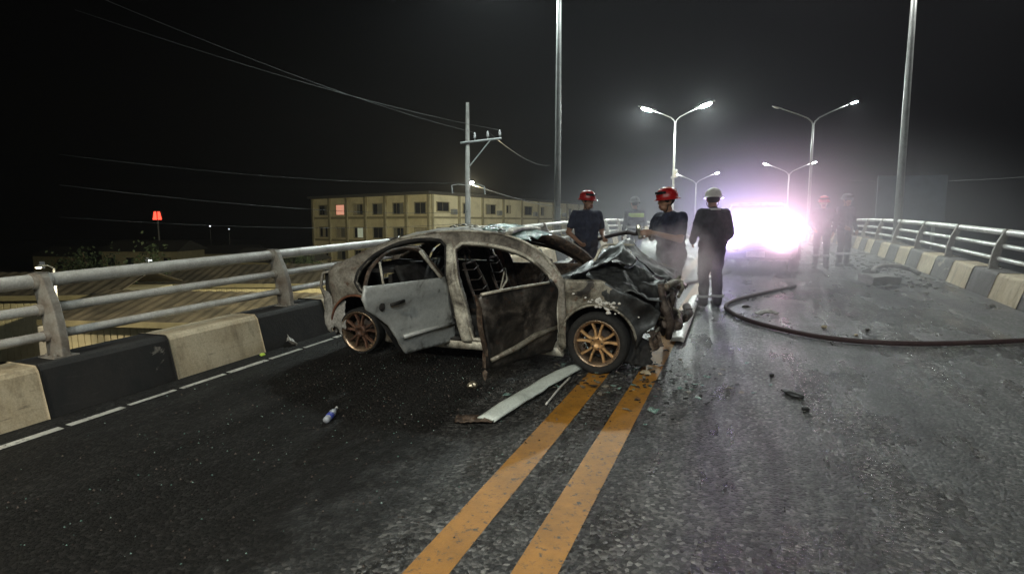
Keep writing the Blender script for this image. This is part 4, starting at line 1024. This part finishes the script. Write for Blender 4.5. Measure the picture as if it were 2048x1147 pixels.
for sy in (-1, 1):
    for a, b in (((1.02, .815, 1.04), (.27, .655, 1.57)), ((-.2, .835, 1.03), (-.25, .66, 1.57)), ((-1.2, .84, 1.03), (-1.3, .655, 1.57)), ((-2.14, .79, 1.04), (-1.6, .65, 1.57))):
        mb = MB(); mb.tube([(a[0], sy * a[1], a[2]), (b[0], sy * b[1], b[2])], .04, 8); mb.build('pillar', M['suv'], suv, True)
    mb = MB(); mb.blob((.72, sy * 1.02, 1.08), (.07, .11, .075), 1, .1, 2); mb.tube([(.75, sy * .88, 1.02), (.73, sy * 1.0, 1.05)], .02, 6); mb.build('wing_mirror', M['black_pl'], suv, True)
    for x in (1.42, -1.38):
        mb = MB(); mb.lathe([(.15, .08), (.23, .10), (.32, .09), (.355, .05), (.355, -.10), (.30, -.13)], 28, Matrix.Translation((x, sy * .86, .355)) @ Matrix.Rotation(rad(90) * -sy, 4, 'X')); w_ = mb.build('wheel', M['rubber'], suv, True)
        mb = MB(); mb.lathe([(0, .06), (.06, .07), (.2, .05), (.235, .09)], 20, Matrix.Translation((x, sy * .86, .355)) @ Matrix.Rotation(rad(90) * -sy, 4, 'X')); mb.build('rim', M['chrome'], w_, True)
        mb = MB(); mb.tube([(x + .42 * math.cos(a), sy * .935, .36 + .42 * math.sin(a)) for a in np.linspace(-.1, 3.24, 18)], .035, 6); mb.build('arch_trim', M['black_pl'], suv, True)
mb = MB()
for k in range(4): mb.box((2.285, 0, .60 + .07 * k), (.03, .95, .03))
mb.build('grille', M['chrome'], suv, bevel=.008)
mb = MB(); mb.box((2.27, 0, .44), (.10, 1.5, .16)); mb.build('bumper', M['black_pl'], suv, bevel=.03)
mb = MB(); mb.box((2.33, 0, .47), (.012, .40, .13)); mb.build('number_plate', M['white_h'], suv)
HEADC = ((.60, .46, 1.0), (1.0, .60, .76))
for k, sy in enumerate((-1, 1)):
    mb = MB(); mb.lathe([(.0, .06), (.07, .052), (.105, .025), (.115, .0), (.10, -.05)], 20, Matrix.Translation((2.24, sy * .52, .68)) @ Matrix.Rotation(rad(90), 4, 'Y') @ Matrix.Diagonal((.95, 1.35, 1, 1)))
    mb.build('headlamp', emitter('headlamp_lens', HEADC[k], 60), suv, True)
    wl = suv.matrix_basis @ Vector((2.36, sy * .52, .68))
    aim = (Vector((0, 0, 4.7)) - wl).normalized()
    lamp_light(wl, P_HEAD, HEADC[k], None, .10, aim, 40)

# ------------------------------------------------------------------ things lying on the road
def bar_between(name, a, b, w, th, m, label, cat, bow=.03):
    a, b = Vector(a), Vector(b); d = (b - a); n_ = d.cross(Vector((0, 0, 1))).normalized()
    mb = MB()
    def fn(u, v):
        wv = w * (1 - .25 * abs(u - .45)) ; p = a.lerp(b, u) + n_ * wv * (v - .5)
        p.z += bow * math.sin(u * 3.14) + .02 * math.sin(v * 3.1) + .012 * fbm((u * 3, v, 1), 1.6); return p
    mb.grid(fn, 20, 6); o = mb.build(name, m, None, True, solid=th); return tag(o, label, cat)
a, b = gnd(972, 846), gnd(1150, 741)
bar_between('door_trim', a + Vector((0, 0, .02)), b + Vector((0, 0, .03)), .17, .015, M['trim'], 'long pale bent body trim lying between front wheel and yellow line', 'trim strip', .018)
bar_between('bumper_strip', gnd(1354, 684, .02), gnd(1392, 594, .02), .16, .02, M['white_h'], 'white strip lying on the road ahead of the smashed nose', 'trim strip', .03)
mb = MB(); pa, pb = gnd(1092, 808, .015), gnd(1140, 754, .05); mb.tube(smooth3([pa, pa.lerp(pb, .5) + Vector((0, 0, .01)), pb]), .009, 8)
tag(mb.build('metal_rod', M['galv'], None, True), 'thin pale metal rod leaning beside the pale body trim', 'rod')
mb = MB(); p = gnd(950, 842); mb.grid(lambda u, v: p + Vector(((u - .5) * .30, (v - .5) * .16, .02 + .05 * abs(fbm((u * 3, v * 3, 2), 1.5)))), 12, 7)
tag(mb.build('scorched_scrap', M['b_edge'], None, True, solid=.01), 'brown scorched scrap at the near end of the pale trim', 'scrap')
mb = MB(); p = gnd(945, 776); mb.blob((p.x, p.y, p.z + .03), (.05, .04, .035), 3, .5, 2); 
tag(mb.build('melted_lump', M['brass']), 'small melted metal lump under the open front door corner', 'scrap')
# bottle
p = gnd(652, 848); bt = thing('plastic_bottle', 'crushed clear plastic bottle with blue label on the road', 'bottle', p, 2.6); bt.scale = (.85,) * 3
R_ = Matrix.Translation((0, 0, .035)) @ Matrix.Rotation(rad(78), 4, 'X') @ Matrix.Rotation(.4, 4, 'Y')
mb = MB(); mb.lathe([(.0, 0), (.028, .0), (.032, .02), (.030, .08), (.034, .14), (.026, .17), (.012, .20), (.012, .225), (0, .225)], 14, R_); mb.build('bottle_shell', M['bottle'], bt, True)
mb = MB(); mb.lathe([(.0335, .05), (.0335, .11)], 14, R_); mb.build('paper_label', M['blue'], bt, True, solid=.002)
mb = MB(); mb.lathe([(.014, .215), (.014, .235), (0, .236)], 12, R_); mb.build('cap', M['white_h'], bt, True)
# larger loose pieces that can be told apart
def shard(px, py, r, m, label, cat='fragment', seed=1, flat=.4, name='wreck_fragment'):
    p = gnd(px, py); mb = MB(); mb.blob((0, 0, r[2] * .7), r, seed, .55, 2)
    o = mb.build(name, m); o.location = p; o.rotation_euler = (0, 0, seed); return tag(o, label, cat)
shard(1585, 790, (.11, .045, .022), M['black_pl'], 'long black plastic fragment on the bare right lane', seed=2)
shard(1611, 820, (.035, .028, .02), M['black_pl'], 'small black lump near the long black plastic fragment', seed=3)
shard(1543, 752, (.03, .022, .02), M['black_pl'], 'tiny black crumb between the hose and the black fragment', seed=4)
shard(1293, 748, (.07, .04, .022), M['par_white'], 'pale chip lying on the yellow line ahead of the front wheel', seed=5)
shard(1648, 655, (.04, .025, .02), M['par_white'], 'pale pebble just behind the curving hose', seed=6)
shard(1712, 671, (.045, .022, .015), M['par_white'], 'flat pale chip touching the far side of the hose', seed=7)
shard(1735, 661, (.035, .022, .02), M['iron'], 'dark crumb behind the hose near the rubble side', seed=8)
shard(1492, 614, (.06, .03, .02), M['iron'], 'dark crumb within the bend of the hose', seed=9)
shard(525, 711, (.03, .02, .02), M['hivis'], 'small yellow reflector piece by the kerb edge line', seed=10)
p = gnd(1535, 630); mb = MB(); mb.grid(lambda u, v: p + Vector(((u - .5) * .36, .10 * (v - .5) + .06 * u, .03 + .05 * math.sin(u * 3.1) * v + .02 * fbm((u * 4, v * 3, 2), 1.2))), 14, 6)
tag(mb.build('bumper_piece', M['b_bumper'], None, True, solid=.012), 'grey torn bumper piece lying inside the hose bend', 'bumper piece')
for px, py, s_, lab in ((580, 668, 1, 'curled white scrap against the black kerb block'), (545, 655, 2, 'pale scuffed patch piece resting on the black kerb block foot')):
    p = gnd(px, py + 22); mb = MB(); mb.grid(lambda u, v: p + Vector(((u - .5) * .13 + .03 * math.sin(v * 5), .06 * math.sin(u * 3.1 + v), .01 + .10 * v * (1 - .5 * abs(u - .4)) + .03 * math.sin(u * 5 + s_))), 12, 9)
    tag(mb.build('curled_scrap', M['b_bumper'], None, True, solid=.008), lab, 'scrap')
# rubble at the right kerb
def slab(px, py, d, rz, m, label, tilt=(0, 0), name='concrete_chunk'):
    p = gnd(px, py); mb = MB(); mb.box((0, 0, d[2] / 2), d)
    bm = bmesh.new(); bm.from_mesh(mb.mesh('tmp')); bmesh.ops.subdivide_edges(bm, edges=bm.edges, cuts=3, use_grid_fill=True)
    for v in bm.verts: v.co += Vector((1, 1, 1)) * .05 * fbm(v.co, 5, px)
    me = bpy.data.meshes.new(name); bm.to_mesh(me); bm.free()
    o = link(name, me, m); o.location = p; o.rotation_euler = (tilt[0], tilt[1], rz); return tag(o, label, 'concrete chunk')
slab(1757, 566, (.66, .40, .16), .2, M['concrete'], 'flat broken concrete slab lying by the right kerb', (.1, .06))
slab(1742, 548, (.40, .3, .12), .9, M['concrete'], 'smaller concrete piece behind the flat broken slab', (-.12, .1))
p = gnd(1785, 556); mb = MB(); mb.tube([p + Vector((.55 * math.cos(a) * .9 + .1, .3 * math.sin(a), .07 + .18 * math.sin(a))) for a in np.linspace(.1, 2.9, 14)], [.05] * 14, 7)
tag(mb.build('curved_bumper', M['b_bumper'], None, True), 'pale curved bumper piece arching behind the flat broken slab', 'bumper piece')
mb = MB(); random.seed(21)
for k in range(130):
    s_ = random.gauss(16.0, 2.4); t_ = 3.0 + random.gauss(0, .42); 
    if t_ > 3.75: continue
    p = RP(s_, t_, .02); r = random.uniform(.015, .06); mb.blob(p, (r, r * random.uniform(.6, 1.2), r * .6), k, .4, 1)
tag(mb.build('rubble', M['concrete']), 'loose concrete rubble strewn along the right kerb', 'rubble', kind='stuff')
# crumbs of glass, plastic and ash strewn about the wreck
for nm, mt, cnt, sr, lab, rmax in (('glass_crumbs', M['glass'], 600, (4.6, 2.0), 'green glass crumbs strewn on the charred lane round the wreck', .008), ('ash_crumbs', M['iron'], 1300, (5.0, 2.6), 'black ash and plastic crumbs strewn over the wet road', .011)):
    mb = MB()
    for k in range(cnt):
        s_ = random.gauss(sr[0], sr[1]); t_ = random.gauss(-2.9, 1.0)
        if not (-4.95 < t_ < 2.8) or s_ < .8: continue
        p = RP(s_, t_, .004); r = random.uniform(.003, rmax)
        a = random.random() * 6.28; v = [p + Vector((math.cos(a + q) * r, math.sin(a + q) * r * .8, 0)) for q in (0, 1.8, 4.1)] + [p + Vector((0, 0, r * 1.1))]
        mb.add(v, [(0, 1, 3), (1, 2, 3), (2, 0, 3)])
    tag(mb.build(nm, mt), lab, 'debris', kind='stuff')

random.seed(31); mb = MB()
for k in range(260):   # torn plastic and metal about the nose of the wreck
    u = random.random(); c = cO + cX * (1.7 + random.gauss(0, .45)) + cY * (-.85 + random.gauss(0, .42)); sI = c.x * SV.x + c.y * SV.y; c.z = zr(sI) + .004
    r = random.uniform(.008, .035) * (1.8 if u > .93 else 1); a = random.random() * 6.28
    v = [c + Vector((math.cos(a + q) * r * random.uniform(.5, 1.3), math.sin(a + q) * r * random.uniform(.4, 1), random.uniform(0, r * .6))) for q in (0, 1.6, 3.0, 4.6)]
    mb.add(v + [p + Vector((0, 0, .006)) for p in v], [(0, 1, 2, 3), (7, 6, 5, 4), (0, 4, 5, 1), (1, 5, 6, 2), (2, 6, 7, 3), (3, 7, 4, 0)], random.choice((0, 0, 0, 1, 2)))
tag(mb.build('plastic_shards', [M['black_pl'], M['b_fender'], M['glass']]), 'torn plastic and metal shards under the smashed nose', 'debris', kind='stuff')

# ------------------------------------------------------------------ beyond the left railing
def cable(name, a, b, label, sag=.35, r=.010, ext=0.0):
    a, b = Vector(a), Vector(b); 
    if ext: a = a + (a - b) * ext
    mb = MB(); mb.tube([a.lerp(b, k / 24) - Vector((0, 0, sag * 4 * (k / 24) * (1 - k / 24))) for k in range(25)], r, 5)
    return tag(mb.build(name, M['cable'], None, True), label, 'cable', 'power cables over the left side')
UY = 26.0; up_x = (936 - CX) / F_PX * UY
ztop = at(938, 205, UY).z
upole = thing('utility_pole', 'concrete utility pole with cross arm and insulators behind the wreck', 'utility pole', (up_x, UY, -8))
mb = MB(); mb.tube([(0, 0, 0), (0, 0, 8), (.03, 0, ztop + 8)], [.22, .15, .075], 14); mb.build('pole', M['wood'], upole, True)
zc = at(960, 284, UY).z + 8
mb = MB(); mb.tube([(-.28, -.15, zc - .06), (1.52, -.15, zc + .14)], .05, 6); mb.build('cross_arm', M['lamp_body'], upole)
mb = MB(); mb.tube([(1.05, -.15, zc + .08), (.12, -.12, zc - 1.05)], .03, 6); mb.build('brace', M['lamp_body'], upole)
tops = []
for x in (.35, .92, 1.45):
    zi = zc + .02 + x * .10; mb = MB(); mb.lathe([(0, 0), (.03, 0), (.03, .1), (.075, .11), (.04, .16), (.07, .19), (.035, .24), (.055, .27), (.02, .34), (0, .35)], 12, Matrix.Translation((x, -.15, zi))); mb.build('insulator', M['porcelain'], upole, True)
    tops.append(Vector((up_x + x, UY - .15, zi - 8 + .33)))
zl = at(940, 366, UY).z + 8
mb = MB(); mb.tube([(0, 0, zl), (.16, -.15, zl + .1), (.3, -.3, zl + .04)], .025, 6); br = mb.build('lamp_bracket', M['lamp_body'], upole, True)
mb = MB(); mb.blob((.22, -.36, zl), (.10, .10, .06), 1, .05, 2); mb.build('bulb', emitter('pole_bulb', (1.0, .98, .9), 14), br, True)
lamp_light(Vector((up_x + .25, UY + .5, zl - 8)), 44000, (1.0, .90, .55), None, .2, (-.25, 1, -.12), 160)
for x, z in ((-.7, -.1), (.75, -.15)):
    mb = MB(); mb.tube([(0, 0, zl - .1), (x * .6, 0, zl - .05), (x, 0, zl + z)], .02, 5); mb.tube([(x, 0, zl + z), (x + .03, 0, zl + z - .35)], .035, 6); mb.build('service_bracket', M['lamp_body'], upole)
wl_ = [(at(150, -25, 12.0), tops[0], 'uppermost power cable sloping to the first insulator on the cross arm'),
       (at(150, 20, 13.2), tops[2], 'power cable sloping to the outermost insulator on the cross arm'),
       (at(120, 309, 16), Vector((up_x, UY - .2, zl - 8)), 'cable running to the utility pole at its bulb'),
       (at(120, 370, 13), at(936, 424, UY - .2), 'cable running to the utility pole below its bulb'),
       (at(120, 434, 15), at(936, 446, UY - .2), 'lowest cable running to the utility pole over the red sign')]
for a, b, lab in wl_: cable('power_cable', a, b, lab, .25, .0075)
cable('power_cable', Vector((up_x, UY, zl - 8)), at(1125, 412, 70), 'cable falling from the utility pole towards the long cream building', .3, .02)
for t_ in (tops[0], tops[2]): pass
cable('power_cable', tops[1], at(1100, 330, 60), 'cable leaving the middle insulator beyond the utility pole', .5, .012)
# long cream building
B0 = at(862, 445, 73); B0.z = 0; B1 = at(630, 445, 89); B1.z = 0; B2 = at(1178, 445, 120); B2.z = 0
zroof = at(862, 388, 73).z; zg = -8.0
bld = thing('cream_building', 'long cream two wing building with rows of dark windows beyond the railing', 'building', (B0.x, B0.y, zg))
Hh = zroof - zg
ldir = (B1 - B0); rdir = (B2 - B0); LL, RL = ldir.length, rdir.length; ldir.normalize(); rdir.normalize()
nL = Vector((-ldir.y, ldir.x, 0)); nL = nL if nL.dot(-B0) > 0 else -nL
nR = Vector((-rdir.y, rdir.x, 0)); nR = nR if nR.dot(-B0) > 0 else -nR
def wall_pt(d, nn, u, z, o=0.0): return d * u + nn * o + Vector((0, 0, z))
def wbox(name, d, nn, u0, u1, z0, z1, o0, o1, m, parent=None):
    mb = MB(); mb.frustum([wall_pt(d, nn, u0, z0, o0), wall_pt(d, nn, u1, z0, o0), wall_pt(d, nn, u1, z0, o1), wall_pt(d, nn, u0, z0, o1)], [wall_pt(d, nn, u0, z1, o0), wall_pt(d, nn, u1, z1, o0), wall_pt(d, nn, u1, z1, o1), wall_pt(d, nn, u0, z1, o1)])
    return mb.build(name, m, parent if parent is not None else bld)
pts = [Vector((0, 0, 0)), ldir * LL, ldir * LL + rdir * RL, rdir * RL]
mb = MB(); mb.add([p for p in pts] + [p + Vector((0, 0, Hh)) for p in pts], [(0, 1, 2, 3), (7, 6, 5, 4), (0, 4, 5, 1), (1, 5, 6, 2), (2, 6, 7, 3), (3, 7, 4, 0)]); mb.build('wall', M['wall'], bld)
c_ = (pts[1] + pts[3]) / 2
mb = MB(); mb.add([p + (p - c_).normalized() * 1.0 + Vector((0, 0, Hh + .02)) for p in pts] + [p + (p - c_).normalized() * 1.0 + Vector((0, 0, Hh + .35)) for p in pts] + [c_ + Vector((0, 0, Hh + 1.6))],
    [(0, 1, 2, 3), (0, 4, 5, 1), (1, 5, 6, 2), (2, 6, 7, 3), (3, 7, 4, 0), (4, 8, 5), (5, 8, 6), (6, 8, 7), (7, 8, 4)]); mb.build('roof', M['roof_dark'], bld)
zw = [at(862, 404, 73).z - zg, at(862, 456, 73).z - zg]; fl = zw[0] - zw[1]; wh = fl * .44
zw += [zw[1] - fl]
def window(d, nn, u0, u1, zt, h, lit=None, mull=2):
    fr = MB(); o0, o1 = .02, .13; t = .09
    for a, b, c, e in ((u0 - t, u1 + t, zt, zt + t), (u0 - t, u1 + t, zt - h - t, zt - h), (u0 - t, u0, zt - h, zt), (u1, u1 + t, zt - h, zt)):
        fr.frustum([wall_pt(d, nn, a, c, o0), wall_pt(d, nn, b, c, o0), wall_pt(d, nn, b, c, o1), wall_pt(d, nn, a, c, o1)], [wall_pt(d, nn, a, e, o0), wall_pt(d, nn, b, e, o0), wall_pt(d, nn, b, e, o1), wall_pt(d, nn, a, e, o1)])
    f = fr.build('window', M['wall_trim'], bld)
    for k in range(mull):
        a = u0 + (u1 - u0) * k / mull + .03; b = u0 + (u1 - u0) * (k + 1) / mull - .03
        wbox('pane', d, nn, a, b, zt - h + .02, zt - .02, .03, .05, (M[lit] if lit and k < 2 else M[random.choice(('glass_dark', 'glass_dark', 'glass_dark', 'curtain', 'curtain2'))]), f)
nb = 6; bay = LL / nb
for r_, z in enumerate(zw):
    wbox('floor_band', ldir, nL, -.02, LL, z - wh - .62, z - wh - .28, .0, .16, M['wall_trim'])
    for k in range(nb):
        u0 = bay * k + .75; lit = {(0, 4): 'warm_win', (1, 3): 'white_win'}.get((r_, k))
        window(ldir, nL, u0 + .1, u0 + bay * .5, z, wh, lit, 3 if k % 2 else 2)
for k in range(nb + 1):
    u = bay * k; wbox('pilaster', ldir, nL, u - .05 if k else .02, u + .42, 0, Hh, .0, .28, M['wall_trim'])
mb = MB()
nbr = 9; bayr = RL / nbr
for r_, z in enumerate(zw):
    wbox('floor_band', rdir, nR, .5, RL, z - wh - .60, z - wh - .34, .0, .12, M['wall_trim'])
    for k in range(nbr):
        u0 = bayr * k + 1.2
        window(rdir, nR, u0, u0 + (2.6 if k % 2 == 0 else 1.2), z + .05, wh * (.95 if k % 3 else .8), 'white_win' if (r_, k) in ((1, 3), (0, 6)) else None, 2)
        if k % 2 == 0:
            wbox('air_conditioner', rdir, nR, u0 + 3.1, u0 + 4.0, z - wh - .05, z - wh + .65, .0, .5, M['lamp_body'])
for k in range(nbr + 1): wbox('pilaster', rdir, nR, bayr * k + .05 if k == 0 else bayr * k, bayr * k + .4, 0, Hh, .0, .2, M['wall_trim'])
# added lamp to brighten the shed roofs, no such lamp in view
def added_yard_lamp(x, y, h, power, col, label, aimv=(0, 0, -1), cone=160):
    r_ = thing('added_yard_lamp', label, 'added lamp', (x, y, -8))
    mb = MB(); mb.tube([(0, 0, 0), (0, 0, h)], [.09, .06], 10); mb.tube([(0, 0, h), (0, -.4, h + .18), (0, -.9, h + .22)], .04, 8); mb.build('pole', M['pole'], r_, True)
    mb = MB(); mb.lathe([(.0, .12), (.08, .10), (.2, .0), (.18, -.02)], 16, Matrix.Translation((0, -1.0, h + .15))); hd = mb.build('lamp_head', M['lamp_body'], r_, True)
    mb = MB(); mb.lathe([(.0, -.08), (.1, -.06), (.16, .0)], 16, Matrix.Translation((0, -1.0, h + .14))); mb.build('lens', emitter('added_yard_lamp_lens', col, 20), hd, True)
    lamp_light(Vector((x, y - 1.0, h - 8 - .05)), power, col, None, .2, aimv, cone)
# sheds and low roofs below the bridge
def shed(cx_, cy_, w, d, h, rz, label, fascia=True):
    r_ = thing('market_shed', label, 'shed', (cx_, cy_, -8), rz)
    mb = MB(); mb.box((0, 0, h / 2), (w, d, h)); mb.build('wall', M['wall'], r_)
    mb = MB()
    def rf(u, v):
        x = (u - .5) * (w + 1.2); y = (v - .5) * (d + 1.2)
        return (x, y, h + .25 + (1 - abs(2 * v - 1)) * d * .14 + .03 * math.sin(u * w * 9))
    mb.grid(rf, int(w * 6), 2); mb.build('roof', M['sheet_roof'], r_, False, solid=.06)
    k = -w / 2 + .4
    while k < w / 2 - .3:
        mb = MB(); mb.box((k, -d / 2 - .04, h * .5), (.34, .06, h * .96)); mb.build('cladding_panel', M['wall'], r_); k += .44
    mb = MB(); mb.box((-w / 2 + .4, -d / 2 - .9, h / 2), (.7, .7, h)); mb.build('pillar', M['white_h'], r_, bevel=.04)
    mb = MB(); mb.box((0, -d / 2 - .62, h + .12), (w + 1.2, .06, .34)); mb.build('fascia', M['wall_trim'], r_)
s1 = at(430, 640, 33); shed(s1.x - 2, 38, 16, 9, 3.6, -.12, 'low shed with pale corrugated roof just below the left railing')
s2 = at(470, 590, 50); shed(s2.x, 56, 20, 10, 4.0, .05, 'farther shed with dim sheet roof beyond the pale roofed shed')
s3 = at(150, 600, 40); shed(s3.x - 4, 44, 12, 9, 4.4, .1, 'shed standing left of the pale roofed shed')
yl = at(110, 560, 31); added_yard_lamp(yl.x, 31, 7.2, 1100, (1.0, .86, .58), 'added yard lamp lighting the sheds below the left railing', (.45, .35, -1))
# small far lights on short masts and dim far houses
for px, py, Y, c, e, lab in ((420, 452, 150, (.9, .95, 1), 3, 'faint pale light on a far mast above the railing'), (366, 536, 62, (1, .95, .8), 30, 'small white lamp on a mast between the two upper rails'), (300, 521, 75, (.9, 1, .95), 12, 'white lamp on a mast just above the top rail'), (404, 546, 66, (.9, .95, 1), 9, 'dim lamp on a mast left of the bent railing post'), (528, 535, 58, (.95, 1, .9), 10, 'pale lamp on a mast next to the railing post'), (458, 458, 140, (.8, .9, 1), 1.2, 'faint lit hoarding lamp far beyond the railing')):
    p = at(px, py, Y); r_ = thing('lamp_mast', lab, 'lamp mast', (p.x, Y, -8))
    mb = MB(); mb.tube([(0, 0, 0), (0, 0, p.z + 8)], .06, 8); mb.build('mast', M['pole'], r_)
    mb = MB(); mb.blob((0, 0, p.z + 8), (.2, .2, .13), 1, .05, 2); mb.build('globe', emitter('far_globe', c, e), r_, True)
random.seed(9)
houses = ((310, 500, 95, 12, 'dim house with a faint window under the red sign'), (560, 520, 78, 10, 'dim flat roofed house beside the long cream building'), (180, 510, 105, 16, 'wide dark house left of the red sign'), (450, 505, 120, 14, 'dark house far behind the sheds'))
for px, py, Y, w, lab in houses:
    p = at(px, py, Y); r_ = thing('house', lab, 'house', (p.x, Y, -8), random.uniform(-.3, .3)); h = p.z + 8
    mb = MB(); mb.box((0, 0, h / 2), (w, 8, h)); mb.build('wall', M['wall_trim'], r_)
    mb = MB(); mb.frustum([(-w / 2 - .5, -4.6, h), (w / 2 + .5, -4.6, h), (w / 2 + .5, 4.6, h), (-w / 2 - .5, 4.6, h)], [(-w / 2, -.2, h + 1.6), (w / 2, -.2, h + 1.6), (w / 2, .2, h + 1.6), (-w / 2, .2, h + 1.6)]); mb.build('roof', M['roof_dark'], r_)
    for k in range(4):
        mb = MB(); mb.box((-w / 2 + w * (k + .5) / 4, -4.03, h - 1.6), (1.1, .08, 1.2)); mb.build('window', M['glass_dark'] if (k + int(px)) % 4 else emitter('faint_window', (.8, .9, 1), .06), r_)
# red lit sign
p = at(314, 431, 118); sg = thing('lit_sign', 'red glowing sign of two tapering panels on a tall mast', 'sign', (p.x, 118, -8))
mb = MB(); mb.tube([(0, .2, 0), (0, .2, p.z + 8 - .6)], .16, 8); mb.build('mast', M['pole'], sg)
mb = MB(); mb.box((0, .12, p.z + 8), (2.1, .12, 1.9)); mb.build('backboard', M['sign_dark'], sg)
for sx in (-1, 1):
    mb = MB(); z0, z1 = p.z + 8 - .82, p.z + 8 + .82
    b = [(sx * .10, -.02, z0), (sx * .92, -.02, z0), (sx * .92, .05, z0), (sx * .10, .05, z0)]; t = [(sx * .16, -.02, z1), (sx * .58, -.02, z1), (sx * .58, .05, z1), (sx * .16, .05, z1)]
    mb.frustum(b, t); mb.build('lit_panel', M['red_sign'], sg)
# trees in the dark below the railing
def tree(x, y, h, r, label, seed):
    random.seed(seed); t_ = thing('tree', label, 'tree', (x, y, -8), 0, 'trees in the dark beyond the railing')
    mb = MB(); mb.tube([(0, 0, 0), (.1, 0, h * .4), (.0, .1, h * .75)], [.22, .16, .08], 8)
    for k in range(6):
        a = k * 1.05; mb.tube([(.05, 0, h * (.4 + .05 * k)), (math.cos(a) * r * .5, math.sin(a) * r * .5, h * (.62 + .05 * k))], [.07, .03], 6)
    mb.build('trunk', M['bark'], t_, True)
    mb = MB()
    cl = [Vector((random.gauss(0, r * .42), random.gauss(0, r * .42), h * .72 + random.gauss(0, h * .13))) for _ in range(16)]
    for k in range(1500):
        c = random.choice(cl) + Vector([random.gauss(0, r * .20) for _ in range(3)])
        a, b = Vector([random.uniform(-1, 1) for _ in range(3)]).normalized() * .16, Vector([random.uniform(-1, 1) for _ in range(3)]).normalized() * .10
        mb.add([c - a, c + b, c + a, c - b], [(0, 1, 2, 3)])
    mb.build('crown', M['leaf'], t_)
tp = at(290, 560, 52); tree(tp.x, 52, 7.0, 2.6, 'small dark tree left of the sheds', 1)
tp = at(250, 560, 60); tree(tp.x - 4, 60, 7.6, 3.0, 'rounded dark tree behind the left shed', 2)
tp = at(600, 520, 64); tree(tp.x, 64, 6.6, 2.4, 'dark tree in front of the long cream building', 3)
# beyond the right railing
p = at(1775, 398, 30); bb = thing('billboard', 'blue grey board standing behind the right hand lamp pole', 'billboard', (p.x + 1.2, 30, -8), -.2)
mb = MB(); mb.box((0, 0, p.z + 8), (3.2, .12, 2.4)); mb.build('panel', M['board'], bb, bevel=.02)
mb = MB()
for x in (-1.2, 1.2): 
    mb = MB(); mb.tube([(x, .15, 0), (x, .15, p.z + 9)], .09, 8); mb.build('post', M['pole'], bb)
cable('power_cable', at(1700, 360, 45), at(2100, 350, 28), 'single cable crossing beyond the right hand lamp pole', .2, .018)

# ------------------------------------------------------------------ mist added to make the headlamp glare, and the hazy night air
def mist(c, r, dens, label):
    m = bpy.data.materials.new('added_glare_mist'); m.use_nodes = True; nt = m.node_tree; nt.nodes.clear()
    o = nt.nodes.new('ShaderNodeOutputMaterial'); v = nt.nodes.new('ShaderNodeVolumePrincipled'); v.inputs['Color'].default_value = (.9, .88, .93, 1); v.inputs['Anisotropy'].default_value = .35
    nt.links.new(v.outputs[0], o.inputs['Volume'])
    tc = N(nt, 'ShaderNodeTexCoord'); vl = N(nt, 'ShaderNodeVectorMath', operation='LENGTH'); nt.links.new(tc.outputs['Object'], vl.inputs[0])
    f = math_(nt, 'SUBTRACT', 1.0, vl.outputs['Value'], True); f = math_(nt, 'POWER', f, 2.2)
    nt.links.new(math_(nt, 'MULTIPLY', f, dens), v.inputs['Density'])
    mb = MB(); mb.blob((0, 0, 0), (1, 1, 1), 1, .0, 3); ob = mb.build('mist', m, None, True); ob.location = c; ob.scale = r
    return tag(ob, label, 'mist', kind='stuff')
mist(hl + svd * 1.7 - Vector((0, 0, .25)), (6.0, 6.0, 2.9), GLARE_MIST, 'cloud of mist added for the glare in front of the headlamps')
mb = MB(); mb.box((0, 130, 6.0), (500, 370, 30.4))
hz = mb.build('haze', volmat('haze_air', HAZE, (.86, .86, .92), .55)); tag(hz, 'thin smoky night air over the whole flyover', 'haze', kind='stuff')
